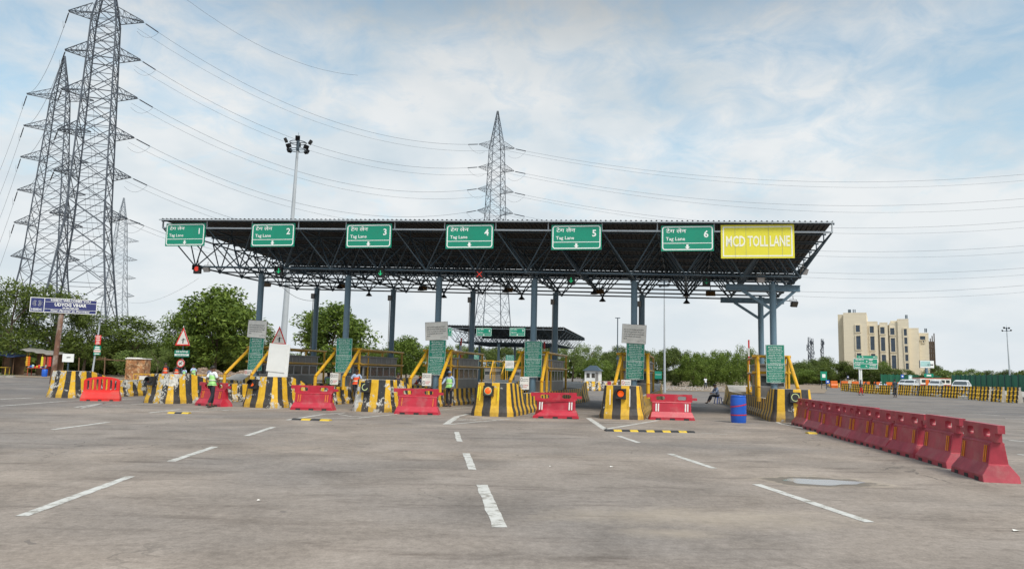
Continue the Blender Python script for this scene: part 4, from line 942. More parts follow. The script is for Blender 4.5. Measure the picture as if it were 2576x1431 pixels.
def sag(a, b, s, n=26): return [a.lerp(b, t / n) + Vector((0, 0, -4 * s * (t / n) * (1 - t / n))) for t in range(n + 1)]
def wire(a, b, s, r=.022, label='', n=26, ins=0):
    p = sag(a, b, s * 1.15, n); rt = empty('power_line', a, 0, label, 'power line', 'sagging power lines'); mb = MB()
    q = [v - a for v in p]; mb.path(q, r, 4); mb.build('conductor', M['wire'], rt)
    for e in (0, 1):
        if (ins >> e) & 1:
            u, v = (q[0], q[1]) if e == 0 else (q[-1], q[-2]); d = (v - u).normalized()
            mb = MB(); mb.tube(u + d * .5, u + d * 2.9, .10, 6); mb.build('insulator_string', M['insul'], rt)
            mb = MB(); f = d * 3.0; out = sag(u + f, u + Vector((-1.2 if e == 0 else 1.2, .4, -1.6)), 1.1, 8); mb.path(out, .02, 4); mb.build('jumper', M['wire'], rt)
ordn = ['top', 'second', 'third', 'fourth', 'fifth', 'lowest']
for k in range(6):
    RA = tA[2 * k + 1]; LA = tA[2 * k]; LC = tC[2 * k]; RC = tC[2 * k + 1]
    wire(RA, LC, 5.5, .027, f'power line from the {ordn[k]} right arm of the tallest pylon to the middle pylon', ins=3)
    wire(RA + Vector((-2.5, 3, .1)), RC + Vector((-1.5, 2, .4)), 6.5, .021, f'power line behind the {ordn[k]} one running to the middle pylon')
    E = at(2650, [432, 493, 550, 612, 668, 711][k], 150); wire(RC, E, 4.0, .023, f'{ordn[k]} power line leaving the middle pylon to the right edge', ins=1)
    E = at(2650, [447, 513, 566, 628, 685, 728][k], 175); wire(RC + Vector((-2, 2.5, .3)), E, 4.5, .021, f'rear line of the {ordn[k]} pair leaving the middle pylon to the right')
    if k < 5:
        wire(LA, tB[2 * k], 3.0, .03, f'power line between the {ordn[k]} left arms of the two big left pylons', n=12, ins=1)
        wire(tB[2 * k], at(-60, 560 + 60 * k, 175), 2.0, .024, f'power line dropping left from the {ordn[k]} arm of the rear left pylon', n=10, ins=1)
        wire(tB[2 * k + 1], tD[2 * k], 4.0, .024, f'thin power line from the rear left pylon to the {ordn[k]} arm of the distant one', n=12)
wire(at(470, 0, 100), at(900, 190, 130), 2.0, .02, 'faint thin wire crossing the upper sky', 12)
wire(at(318, 759, 206), at(500, 700, 120), 1.5, .02, 'thin wire reaching from the distant pylon to the canopy', 10)

# ---------------------------------------------------------------- high-mast lights and small masts
def mast(px_b, px_t, ty, Y, label, heads=8, r0=.28, k=1.0, lean=0.0):
    b = at(px_b, 900, Y); b.z = 0; t = at(px_t, ty, Y); r = empty('high_mast', b, 0, label, 'mast light', 'high mast lights'); H = t.z; off = Vector((t.x - b.x, 0, 0))
    mb = MB(); n = 4
    for i in range(n): p = off * (i / n) + Vector((0, 0, H * i / n)); q = off * ((i + 1) / n) + Vector((0, 0, H * (i + 1) / n)); mb.tube(p, q, r0 * (1 - .17 * i), 14, 0, r0 * (1 - .17 * (i + 1)))
    mb.build('pole', M['mast'], r); top = off + Vector((0, 0, H)); mb = MB(); nn = 16; R = .85 * k
    for zz in (-.9 * k, -.1 * k):
        for i in range(nn): a, b2 = 2 * PI * i / nn, 2 * PI * (i + 1) / nn; mb.bar(top + Vector((R * math.cos(a), R * math.sin(a), zz)), top + Vector((R * math.cos(b2), R * math.sin(b2), zz)), .06 * k)
        for i in range(4): a = PI / 2 * i; mb.bar(top + Vector((0, 0, zz)), top + Vector((R * math.cos(a), R * math.sin(a), zz)), .06 * k)
    mb.tube(top + Vector((0, 0, -1.0 * k)), top + Vector((0, 0, .25 * k)), .16 * k, 8); mb.tube(top + Vector((0, 0, .2 * k)), top + Vector((0, 0, 1.0 * k)), .02 * k, 5); mb.build('head_frame', M['steel'], r)
    for i in range(heads):
        a = 2 * PI * (i + .3) / (heads / 2) ; zz = -.75 * k if i % 2 else .05 * k; c = top + Vector((1.25 * k * math.cos(a), 1.25 * k * math.sin(a), zz)); mb = MB()
        Mx = T(c) @ Matrix.Rotation(a, 4, 'Z') @ Matrix.Rotation(.5, 4, 'Y'); mb.box((0, 0, 0), (.30 * k, .46 * k, .42 * k), 0, Mx); mb.build('floodlight', M['lampbox'], r)
    return r
mast(708, 750, 357, 62, 'tall grey high mast light between the first and second front columns', 16, .30, .80)
mast(1672, 1671, 708, 78, 'thin grey mast light seen under the canopy right of lane 5', 8, .13, .55)
mast(2539, 2532, 825, 150, 'mast light at the far right above the green fence', 8, .20, .65)
def cell_tower(px, ty, by, Y, label):
    b = at(px, by, Y); t = at(px, ty, Y); r = empty('cell_tower', (b.x, Y, 0), 0, label, 'telecom mast', 'distant telecom masts'); mb = MB(); w_ = .7
    for c in range(3): a = 2 * PI * c / 3; mb.bar((w_ * math.cos(a), w_ * math.sin(a), 0), (w_ * .6 * math.cos(a), w_ * .6 * math.sin(a), t.z), .16)
    z = 0
    while z < t.z - 1.4:
        for c in range(3): a, b2 = 2 * PI * c / 3, 2 * PI * (c + 1) / 3; mb.bar((w_ * math.cos(a), w_ * math.sin(a), z), (w_ * .9 * math.cos(b2), w_ * .9 * math.sin(b2), z + 1.4), .09)
        z += 1.4
    mb.build('lattice', M['galv'], r)
    for i in range(7): a = random.uniform(0, 6.28); z = t.z - random.uniform(.5, 8.5); mb = MB(); mb.box((.8 * math.cos(a), .8 * math.sin(a), z), (.25, .25, 1.3)); mb.build('antenna', M['galv'], r)
cell_tower(2036, 848, 900, 300, 'left one of two slim telecom masts above the trees'); cell_tower(2044, 851, 900, 306, 'telecom mast right beside the leftmost slim one'); cell_tower(2069, 852, 900, 300, 'telecom mast standing alone, just left of the cream building')

# ---------------------------------------------------------------- second canopy with lanes 7 to 9
u = at(1418, 823, 110); a2 = Vector((A1[0] * 1.25, A1[1] * 1.25)); d2 = Vector((D1[0] * 1.35, D1[1] * 1.35)); nx2 = 6; ny2 = 8; sl2 = -.02
z2 = u.z - .40
p0 = Vector((u.x - a2.x * (nx2 - .5) + d2.x * .5, u.y - a2.y * (nx2 - .5) + d2.y * .5))
CAN2, Ln2, Un2, CO2 = canopy('toll_canopy', p0, tuple(a2), tuple(d2), nx2, ny2, z2 - 2.0, z2, sl2, [(i, j, .19) for i in (0, 2, 4) for j in (1, 5)], 'smaller second toll canopy in the distance over lanes 7 to 9', False, .4, cr=.05)
for num, px in ((7, 1118), (8, 1217.5), (9, 1301.5)):
    g_ = lane_sign('lane_sign', at(px, 835, 107.4), 2.25, 1.18, ANG, num, f'small distant green Tag Lane sign with the number {num}', thick=.08)
for px, py, k in ((1193.5, 945, 'd'), (1282, 945, 'w')):
    c = at(px, 935, 106); c.z = 1.9; r = dup(gb, c, -.05, 'distant green notice board under the second canopy, ' + ('left one' if k == 'd' else 'below a white notice'), scale=(1.35, 1, 1.25))
c = at(1282, 917, 106); c2 = dup(wbp, c - Vector((0, 0, .5)), -.05, 'distant off-white notice under the second canopy between signs 8 and 9', scale=(1.1, 1, 1.2))
for px, nm in ((1232, 'left'), (1308, 'right')):
    c = at(px, 935, 112); c.z = .1; booth(c, DANG, f'distant grey toll booth under the second canopy, {nm} one', 3.6, 1.6); q = at(px - 14, 935, 109); q.z = 0
    guard(q, DANG, f'distant yellow guard frame round the {nm} far booth', 2.6, 6, 3.2, 2.3)
# far end striped barriers and the small guard hut
def small_barrier(p, rz, label, group, mt, L_=1.6, h=.85):
    mb = jersey(0, L_, h, random.random(), .5, .2); o = mb.build('concrete_barrier', [mt, M['concrete']], None, p, rz); tag(o, label, 'concrete barrier', group); return o
for i in range(9):
    p = gp(1462 + i * 10.5, 982 - i * .4); small_barrier(p, rad(-80), f'low barrier in the row by the guard hut, {["first","second","third","fourth","fifth","sixth","seventh","eighth","last"][i]} from the left', 'low barriers near the guard hut', M['red_old'] if i in (3,) else M['stripe_worn'], 1.9, .95)
c = at(1492, 966, 118); c.z = 0; r = empty('guard_hut', c, -.3, 'small white guard hut with a grey roof beyond lane 5', 'guard hut')
mb = MB(); mb.box((0, 0, 1.1), (2.2, 2.4, 2.2)); mb.build('wall', M['white'], r)
mb = MB(); mb.add([(-1.4, -1.5, 2.15), (1.4, -1.5, 2.15), (1.4, 1.5, 2.15), (-1.4, 1.5, 2.15), (-.5, 0, 3.0), (.5, 0, 3.0)], [(0, 1, 5, 4), (1, 2, 5), (2, 3, 4, 5), (3, 0, 4), (3, 2, 1, 0)]); mb.build('roof', M['steel'], r)
for x in (-.55, .25): mb = MB(); mb.box((x, -1.21, 1.45), (.5, .04, .7)); mb.build('window', M['lens'], r)
mb = MB(); mb.box((.8, -1.21, 1.0), (.45, .04, 1.9)); mb.build('door', M['booth'], r); mb = MB(); mb.box((0, 0, .12), (2.24, 2.44, .24)); mb.build('skirting', M['blue'], r)
mb = MB(); mb.tube((0, 0, 0), (0, 0, 9.5), .07, 6); mb.box((0, -.1, 3.9), (.4, .3, .3)); mb.box((0, 0, 9.5), (.7, .1, .1)); r = mb.build('lamp_post', M['steel'], None, at(1553, 940, 105) * Vector((1, 1, 0)) if False else (at(1553, 940, 105).x, 105, 0)); tag(r, 'thin dark lamp post against the trees right of the guard hut', 'lamp post')
# green plate half hidden in the bushes
c = at(1656, 943, 80); r = empty('direction_sign', (c.x, c.y, 0), .05, 'green road sign standing before the bushes left of the seated man', 'road sign'); mb = MB(); mb.box((0, 0, c.z), (.75, .04, .8)); mb.build('panel', M['bgreen'], r); mb = MB(); mb.tube((0, .05, 0), (0, .05, c.z), .04, 8); mb.build('post', M['steel'], r)
mb = MB(); mb.bar((-.3, -.03, c.z + .05), (.3, -.03, c.z + .05), .015, .03); mb.build('border', M['white'], r)

# ---------------------------------------------------------------- trees
def crown_mesh(name, rx, ry, rz_, nclump, per, leaf, seed, mt, flat=.45, droop=0.0, base=.15):
    g = np.random.default_rng(seed); V = []; 
    # clump centres spread through an uneven ellipsoid
    cs = []
    while len(cs) < nclump:
        d = g.normal(size=3); d /= np.linalg.norm(d); rr = g.uniform(.45, 1.0) ** .6
        c = d * rr * np.array([rx, ry, rz_]) * .80
        if c[2] < -rz_ * (.95 if base < .1 else .7): continue
        ang = math.atan2(c[1], c[0]); c[:2] *= 1 + .16 * math.sin(3 * ang + seed) + .1 * math.sin(5 * ang); cs.append((c, g.uniform(.20, .36) * min(rx, rz_)))
    allc = []
    for c, R in cs:
        d = g.normal(size=(per, 3)); d /= np.linalg.norm(d, axis=1)[:, None]; q = c + d * (R * g.uniform(.35, 1.08, size=(per, 1))) * np.array([1.15, 1.15, .8]); allc.append(q)
    C = np.concatenate(allc); n = len(C)
    a = g.normal(size=(n, 3)); a[:, 2] *= flat; a[:, 2] -= droop; a /= np.linalg.norm(a, axis=1)[:, None]
    b = g.normal(size=(n, 3)); b -= (b * a).sum(1)[:, None] * a; b /= np.linalg.norm(b, axis=1)[:, None]
    L1 = leaf * g.uniform(.6, 1.4, size=(n, 1)); L2 = L1 * .36
    v = np.stack([C - a * L1 * .5, C + b * L2 * .5, C + a * L1 * .5, C - b * L2 * .5], 1).reshape(-1, 3)
    me = bpy.data.meshes.new(name); me.vertices.add(4 * n); me.vertices.foreach_set('co', v.ravel()); me.loops.add(4 * n); me.loops.foreach_set('vertex_index', np.arange(4 * n))
    me.polygons.add(n); me.polygons.foreach_set('loop_start', np.arange(n) * 4); me.polygons.foreach_set('loop_total', np.full(n, 4)); me.materials.append(mt); me.update(); me.validate(); return me
def trunk_mb(h, r, seed, crown):
    rn = random.Random(seed); mb = MB(); p = Vector((0, 0, -.1)); d = Vector((rn.uniform(-.08, .08), rn.uniform(-.08, .08), 1)); th = h * .5; pts = [p.copy()]
    for i in range(4): p = p + d * th / 4; d.x += rn.uniform(-.1, .1); pts.append(p.copy())
    for i in range(4): mb.tube(pts[i], pts[i + 1], r * (1 - .15 * i), 8, 0, r * (1 - .15 * (i + 1)))
    for i in range(7):
        a = rn.uniform(0, 6.28); s = pts[rn.choice((2, 3, 4))]; e = s + Vector((math.cos(a) * crown * rn.uniform(.3, .65), math.sin(a) * crown * rn.uniform(.3, .65), h * rn.uniform(.15, .38)))
        m_ = s.lerp(e, .5) + Vector((0, 0, h * .03)); mb.tube(s, m_, r * .38, 6, 0, r * .26); mb.tube(m_, e, r * .26, 6, 0, r * .1)
    return mb
TP = {}
def tree_proto(kind):
    if kind in TP: return TP[kind]
    # unit trees about 10 m high; (crown half widths, clumps, leaves per clump, leaf length, material)
    sp = {'round': (4.6, 3.9, 46, 190, .34, 'leaf_dark', .6, 0), 'round2': (4.9, 3.6, 44, 180, .34, 'leaf_dark', .6, .1), 'feather': (4.4, 4.3, 60, 200, .46, 'leaf_mid', .5, .25), 'feather2': (4.9, 4.2, 56, 200, .42, 'leaf_mid', .5, .2),
          'bush': (6.2, 3.9, 70, 190, .36, 'leaf_grey', .5, .1), 'bush2': (6.6, 4.0, 70, 190, .36, 'leaf_mid', .5, .05), 'pale': (4.4, 4.0, 34, 120, .32, 'leaf_light', .5, .1), 'bright': (4.8, 4.2, 30, 120, .5, 'leaf_light', .6, .1), 'wild': (5.2, 4.6, 52, 150, .36, 'leaf_dark', .6, 0)}[kind]
    rx, rz_, nc, per, leaf, mt, flat, droop = sp; seed = sum(map(ord, kind)) * 7
    me = crown_mesh('crown', rx, rx, rz_, nc, per, leaf, seed, M[mt], flat, droop, .05 if kind in ('bush', 'bush2', 'bright') else .15); tm = trunk_mb(10, .22, seed, rx); to = tm.build('trunk', M['bark']); tme = to.data; bpy.data.objects.remove(to)
    TP[kind] = (me, tme, rx, rz_); return TP[kind]
def tree(kind, px, ty, Y, wpx, label, group=None, rz=None, cat='tree', name=None):
    me, tme, rx, rz_ = tree_proto(kind); t = at(px, ty, Y); b = at(px, 935, Y); H = max(t.z, 1.0); Wm = wpx * Y / FPX / 2
    names = {'round': 'round_tree', 'round2': 'round_tree', 'feather': 'feathery_tree', 'feather2': 'feathery_tree', 'bush': 'thorn_bush', 'bush2': 'thorn_bush', 'pale': 'pale_tree', 'bright': 'broadleaf_shrub', 'wild': 'wild_tree'}
    r = empty(name or names[kind], (b.x, Y, 0), random.uniform(0, 6.28) if rz is None else rz, label, cat, group)
    low = kind in ('bush', 'bush2', 'bright'); kz = H / 10.0; kx = Wm / rx
    # crown scaled to reach the ground for bushes, two thirds of the height for trees
    sz = (H * .5 / rz_ * 1.10) if low else (H * .43 / rz_ * 1.06); cz = H - sz * rz_ * .97
    c = bpy.data.objects.new('crown', me); COL.objects.link(c); c.parent = r; c.location = (0, 0, cz); c.scale = (kx, kx, sz)
    k = bpy.data.objects.new('trunk', tme); COL.objects.link(k); k.parent = r; k.scale = (kx * .8 if low else kz, kx * .8 if low else kz, kz * (.85 if low else 1)); return r
GT = 'trees behind the toll plaza'
for a in [('wild', 30, 686, 92, 205, 'tall tangled tree over the roadside stalls at the left edge'), ('wild', 130, 705, 96, 185, 'tall tree behind the navy blue welcome sign'), ('wild', 208, 752, 100, 130, 'dark tree just right of the navy blue welcome sign'), ('round', -45, 745, 100, 140, 'dark tree cut by the left edge of the photo'),
          ('round', 330, 788, 100, 215, 'wide dark round tree between the street pole and the first triangle sign'), ('round2', 262, 850, 97, 120, 'low dark tree behind the street pole with two small signs'),
          ('bright', 330, 868, 92, 110, 'bright broad-leaved shrub right of the street pole'), ('feather', 540, 712, 92, 215, 'large feathery tree behind the first triangle sign'), ('feather2', 455, 775, 98, 120, 'feathery tree filling the left flank of the largest one'), ('feather2', 640, 790, 99, 130, 'feathery tree behind the leftmost blue column'),
          ('pale', 395, 862, 84, 85, 'thin pale young tree with a slender stem before the dark round tree'), ('feather', 832, 755, 96, 195, 'large feathery tree between the first rear column and the second front column'), ('feather2', 900, 850, 104, 110, 'low feathery tree right of the second front column'),
          ('feather', 1022, 840, 92, 100, 'slim feathery tree between the second and third rear columns'), ('bush', 965, 868, 118, 120, 'pale bushes between the second and third columns, left of the slim tree'), ('bush2', 720, 880, 108, 110, 'low green bush behind the first rear column')]:
    tree(a[0], a[1], a[2], a[3], a[4], a[5], GT)
# dense undergrowth joining the left trees
for i, (px, ty) in enumerate([(-10, 868), (60, 872), (130, 865), (200, 862), (262, 868), (345, 880), (420, 882), (490, 878), (560, 868), (640, 878), (700, 885)]):
    tree('round2' if i % 2 else 'round', px, ty, 106 + (i % 3) * 2, 120, 'low dark undergrowth bush below ' + ['the tree at the left edge', 'the tall tangled tree', 'the navy blue welcome sign', 'the blank white sign', 'the street pole', 'the wide dark round tree', 'the first triangle sign', 'the left flank of the largest feathery tree', 'the largest feathery tree', 'the leftmost blue column', 'the second triangle sign'][i], 'undergrowth bushes on the left', cat='bush')
mid = [(1085, 872, 150, 130, 'bush2', 'behind the third front column'), (1150, 868, 168, 120, 'bush2', 'behind the tilted white notice'), (1210, 872, 160, 120, 'bush', 'behind the second canopy, left part'), (1270, 870, 170, 120, 'bush', 'behind sign 9 of the second canopy'), (1330, 872, 160, 120, 'bush2', 'behind the second canopy right of sign 9'), (1385, 866, 170, 110, 'bush', 'behind the fourth rear column'),
       (1440, 862, 150, 95, 'pale', 'above the guard hut, pale crown'), (1478, 858, 160, 90, 'pale', 'behind the guard hut, the palest crown'), (1530, 885, 140, 110, 'bush', 'right of the guard hut'), (1500, 905, 132, 110, 'bush2', 'low behind the guard hut'), (1561, 872, 165, 80, 'round', 'dark round crown left of the fifth column'), (1590, 892, 150, 90, 'bush', 'behind the fifth column'),
       (1640, 880, 128, 110, 'bush', 'right of the yellow guard frame between lanes 5 and 6'), (1695, 873, 124, 110, 'bush', 'behind the thin grey mast'), (1745, 890, 122, 100, 'bush2', 'between the thin mast and the seated man'), (1790, 884, 126, 110, 'bush2', 'behind the seated man'), (1840, 886, 128, 100, 'bush2', 'right of the seated man'), (1868, 862, 150, 70, 'pale', 'left of the last column'), (1780, 900, 145, 120, 'round', 'set back behind the seated man'), (1900, 888, 135, 90, 'bush', 'behind the last booth')]
for i, (px, ty, Y, wd, kd, wh) in enumerate(mid): tree(kd, px, ty - 7, Y, wd, 'bushy green tree ' + wh, 'tree belt behind the toll plaza')
rt = [(1975, 912, 215, 75, 'bush', 'just right of the last column'), (2010, 905, 220, 90, 'bush', 'below the two left telecom masts'), (2052, 898, 225, 90, 'bush', 'below the right telecom mast'), (2082, 893, 235, 70, 'round', 'at the left foot of the cream building'), (2110, 905, 215, 110, 'round2', 'in front of the cream building left corner'), (2150, 908, 212, 100, 'round2', 'behind the big direction sign'), (2190, 912, 208, 100, 'bush', 'right of the big direction sign'), (2215, 905, 215, 70, 'bush2', 'rising yellow-green before the cream building'), (2238, 920, 205, 90, 'bush', 'before the middle of the cream building'), (2285, 928, 200, 45, 'round', 'small before the green netting'), (2325, 940, 190, 50, 'round', 'small by the billboard foot'),
      (2352, 915, 230, 60, 'round', 'dark tree right behind the billboard'), (2395, 922, 180, 95, 'bright', 'leafy crown right of the billboard'), (2440, 926, 220, 90, 'bush2', 'over the green fence, left'), (2490, 930, 225, 100, 'round2', 'over the green fence near the mast'), (2545, 928, 220, 90, 'round2', 'over the green fence right of the mast'), (2600, 926, 220, 90, 'round', 'at the right edge above the green fence'), (2010, 925, 205, 100, 'bush2', 'low before the telecom masts'), (2060, 922, 205, 90, 'round', 'low left of the small green sign')]
for i, (px, ty, Y, wd, kd, wh) in enumerate(rt): tree(kd, px, ty, Y, wd * 1.1, 'distant green tree ' + wh, 'distant trees on the right')
# far wood closing the horizon, one mass
def wood(name, xs, Y, h, mt, label, leaf=.9, n=9000, seed=3):
    g = np.random.default_rng(seed); x = g.uniform(xs[0], xs[1], n); env = h * (.62 + .22 * np.sin(x * .11) + .16 * np.sin(x * .31 + 1)); z = env * g.uniform(0, 1, n) ** .7; y = Y + g.uniform(-6, 6, n)
    C = np.stack([x, y, z], 1); a = g.normal(size=(n, 3)); a /= np.linalg.norm(a, axis=1)[:, None]; b = np.cross(a, g.normal(size=(n, 3))); b /= np.linalg.norm(b, axis=1)[:, None]
    v = np.stack([C - a * leaf, C + b * leaf * .6, C + a * leaf, C - b * leaf * .6], 1).reshape(-1, 3); me = bpy.data.meshes.new(name); me.from_pydata(v.tolist(), [], [(4 * i, 4 * i + 1, 4 * i + 2, 4 * i + 3) for i in range(n)]); me.materials.append(mt)
    o = bpy.data.objects.new(name, me); COL.objects.link(o); tag(o, label, 'wood', None, 'stuff')
wood('far_wood', (-190, 70), 250, 7.5, M['leaf_dark'], 'dark low wood closing the view far behind the plaza', 1.0, 14000); wood('far_wood', (60, 330), 262, 7.0, M['leaf_dark'], 'low dark wood far behind on the right', 1.0, 12000, 5); wood('far_wood', (-120, -38), 112, 6.2, M['leaf_dark'], 'dense dark thicket behind the roadside stalls on the left', .55, 15000, 8)

# ---------------------------------------------------------------- people
def skin_mesh(name, joints, edges, root, mt, parent, sub=2):
    """one continuous skinned body from joints {name: (x,y,z,radius or (rx,ry))}"""
    keys = list(joints); idx = {k: i for i, k in enumerate(keys)}
    me = bpy.data.meshes.new(name); me.from_pydata([joints[k][:3] for k in keys], [(idx[a], idx[b]) for a, b in edges], [])
    ob = bpy.data.objects.new('tmp', me); COL.objects.link(ob); ob.modifiers.new('s', 'SKIN'); ss = ob.modifiers.new('u', 'SUBSURF'); ss.levels = sub; ss.render_levels = sub
    if not me.skin_vertices: me.attributes  # the modifier adds the layer
    sv = me.skin_vertices[0].data if me.skin_vertices else None
    for k in keys:
        r = joints[k][3]; sv[idx[k]].radius = r if isinstance(r, tuple) else (r, r); sv[idx[k]].use_root = (k == root)
    dg = bpy.context.evaluated_depsgraph_get(); m2 = bpy.data.meshes.new_from_object(ob.evaluated_get(dg)); bpy.data.objects.remove(ob); bpy.data.meshes.remove(me)
    m2.materials.clear(); m2.materials.append(mt); m2.name = name
    for p in m2.polygons: p.use_smooth = True
    o = bpy.data.objects.new(name, m2); COL.objects.link(o); o.parent = parent; return o
def person(loc, rz, label, pose, shirt='cloth_blue', vest=None, trousers='cloth_navy', cap=None, scale=1.0, hairy='hair', scarf=None, fingers=True, long_sleeve=False):
    r = empty('person', loc, rz, label, 'person', None); r.scale = (scale,) * 3
    # faces -y; x is the figure's left
    J = dict(pelvis=(0, 0, .93), waist=(0, 0, 1.06), chest=(0, -.01, 1.27), neck0=(0, .005, 1.44), neck=(0, -.005, 1.50), head=(0, -.02, 1.60), crown=(0, -.005, 1.685),
             hipL=(.095, 0, .90), kneeL=(.10, -.01, .50), ankL=(.10, .03, .09), toeL=(.11, -.13, .035), hipR=(-.095, 0, .90), kneeR=(-.10, -.01, .50), ankR=(-.10, .03, .09), toeR=(-.11, -.13, .035),
             shL=(.18, .01, 1.39), elL=(.24, .03, 1.12), wrL=(.25, -.05, .88), shR=(-.18, .01, 1.39), elR=(-.24, .03, 1.12), wrR=(-.25, -.05, .88))
    J.update(pose)
    Rr = dict(pelvis=(.13, .10), waist=(.12, .095), chest=(.145, .105), neck0=(.07, .065), neck=.055, head=(.078, .092), crown=(.062, .075), hipL=.085, kneeL=.058, ankL=.042, toeL=(.035, .03), hipR=.085, kneeR=.058, ankR=.042, toeR=(.035, .03), shL=.055, elL=.042, wrL=.03, shR=.055, elR=.042, wrR=.03)
    jt = {k: (*v, Rr[k]) for k, v in J.items()}
    E = [('pelvis', 'waist'), ('waist', 'chest'), ('chest', 'neck0'), ('neck0', 'neck'), ('neck', 'head'), ('head', 'crown')]
    for s in 'LR': E += [('pelvis', 'hip' + s), ('hip' + s, 'knee' + s), ('knee' + s, 'ank' + s), ('ank' + s, 'toe' + s), ('neck0', 'sh' + s), ('sh' + s, 'el' + s), ('el' + s, 'wr' + s)]
    for s in 'LR':
        w0, e0 = Vector(J['wr' + s]), Vector(J['el' + s]); d = (w0 - e0).normalized(); side = d.cross(Vector((1, 0, 0))); side = side.normalized() if side.length > .1 else Vector((0, 1, 0))
        palm = w0 + d * .075; jt['palm' + s] = (*palm, (.034, .018)); E.append(('wr' + s, 'palm' + s))
        if fingers:
            for f in range(4):
                off = side * (-.03 + .02 * f); ln = (.062, .075, .07, .055)[f]; a = palm + off + d * .03; b = a + d * ln * .55; c = b + (d * .6 + d.cross(side) * .5) * ln * .5
                for nm, q, rr in (('a', a, .010), ('b', b, .009), ('c', c, .008)): jt[f'f{s}{f}{nm}'] = (*q, rr)
                E += [('palm' + s, f'f{s}{f}a'), (f'f{s}{f}a', f'f{s}{f}b'), (f'f{s}{f}b', f'f{s}{f}c')]
            a = w0 + d * .04 - side * .035; b = a + d * .035 - side * .018; jt[f't{s}a'] = (*a, .011); jt[f't{s}b'] = (*b, .009); E += [('palm' + s, f't{s}a'), (f't{s}a', f't{s}b')]
    hd = Vector(J['head']); fwd = Vector(J.get('_f', (0, -1, 0))) if False else Vector((0, -1, 0))
    jt['nose'] = (hd.x, hd.y - .098, hd.z - .012, (.012, .014)); E.append(('head', 'nose'))
    for s, x in (('L', 1), ('R', -1)): jt['ear' + s] = (hd.x + x * .082, hd.y + .01, hd.z - .005, (.012, .02)); E.append(('head', 'ear' + s))
    body = skin_mesh('body', jt, E, 'pelvis', M['skin'], r)
    for s in (-1, 1): mb = MB(); mb.lathe([(.001, -.008), (.008, -.004), (.009, 0), (.008, .004), (.001, .008)], 8, 0, T((hd.x + s * .032, hd.y - .088, hd.z + .012))); mb.build('eye', M['ink'], r)
    mb = MB(); mb.box((hd.x, hd.y - .090, hd.z - .048), (.045, .012, .010)); mb.build('mouth', mat_lip(), r)
    # clothes: slightly larger skins over the same joints
    def grow(keys, g, over={}): return {k: (*jt[k][:3], tuple(q + g for q in (over.get(k) or (jt[k][3] if isinstance(jt[k][3], tuple) else (jt[k][3],) * 2)))) for k in keys}
    tj = grow(['pelvis', 'hipL', 'kneeL', 'hipR', 'kneeR'], .014)
    for s in 'LR': a = Vector(J['ank' + s]); k = Vector(J['knee' + s]); q = k.lerp(a, .88); tj['an' + s] = (*q, (.062, .062))
    w0 = Vector(J['pelvis']).lerp(Vector(J['waist']), .75); tj['wst'] = (*w0, (.135, .108))
    skin_mesh('trousers', tj, [('pelvis', 'wst'), ('pelvis', 'hipL'), ('pelvis', 'hipR'), ('hipL', 'kneeL'), ('hipR', 'kneeR'), ('kneeL', 'anL'), ('kneeR', 'anR')], 'pelvis', M[trousers], r)
    sj = grow(['waist', 'chest', 'neck0', 'shL', 'shR'], .016); p0 = Vector(J['pelvis']); sj['hem'] = (p0.x, p0.y, p0.z + .01 if J['pelvis'][2] > .8 else p0.z + .02, (.152, .122))
    for s in 'LR':
        e, h = Vector(J['el' + s]), Vector(J['sh' + s]); wv = Vector(J['wr' + s]); q = h.lerp(e, .75); sj['sl' + s] = (*q, (.066, .066))
        if long_sleeve: sj['sl' + s] = (*e, (.054, .054)); sj['cf' + s] = (*e.lerp(wv, .92), (.042, .042))
    se = [('hem', 'waist'), ('waist', 'chest'), ('chest', 'neck0'), ('neck0', 'shL'), ('neck0', 'shR'), ('shL', 'slL'), ('shR', 'slR')]
    if long_sleeve: se += [('slL', 'cfL'), ('slR', 'cfR')]
    skin_mesh('shirt', sj, se, 'waist', M[shirt], r)
    if vest:
        vj = grow(['waist', 'chest'], .034); vj['hem'] = (p0.x, p0.y, p0.z + .05, (.165, .138)); n0 = Vector(J['neck0']); vj['top'] = (n0.x, n0.y, n0.z - .015, (.135, .095))
        v = skin_mesh('vest', vj, [('hem', 'waist'), ('waist', 'chest'), ('chest', 'top')], 'waist', M[vest], r)
        wz = Vector(J['waist']).lerp(Vector(J['chest']), .35); mb = MB(); mb.lathe([(1.0, -.025), (1.0, .025)], 20, 0, T(wz) @ Matrix.Diagonal((.174, .142, 1, 1))); mb.build('reflective_tape', M['reflex'], v)
    for s in 'LR':
        a, t = Vector(J['ank' + s]), Vector(J['toe' + s]); d = t - a; d.z = 0; d = d.normalized() if d.length > .01 else Vector((0, -1, 0)); z = t.z - .03
        skin_mesh('shoe', {'h': (a.x - d.x * .03, a.y - d.y * .03, z + .045, (.042, .045)), 'm': (*(Vector((a.x, a.y, z + .04)) + d * .08), (.044, .036)), 't': (*(Vector((a.x, a.y, z + .034)) + d * .19), (.036, .026))}, [('h', 'm'), ('m', 't')], 'm', M['shoe'], r, 1)
    c0 = Vector(J['head']); cr = Vector(J['crown'])
    mb = MB(); Mx = T(c0 + Vector((0, .012, .035))) @ Matrix.Diagonal((.096, .112, .098, 1))
    mb.lathe([(.88, -.25), (1.0, .05), (.93, .4), (.72, .72), (.38, .94), (.02, 1.0)], 16, 0, Mx); mb.build('cap' if cap else 'hair', M[cap] if cap else M[hairy], r)
    if cap: mb = MB(); mb.box((c0.x, c0.y - .13, c0.z + .05), (.13, .09, .012)); mb.build('cap_peak', M[cap], r)
    if scarf: mb = MB(); mb.lathe([(.085, -.1), (.11, -.03), (.09, .03)], 14, 0, T(Vector(J['neck0']) + Vector((0, 0, .03)))); mb.build('scarf', M[scarf], r)
    return r
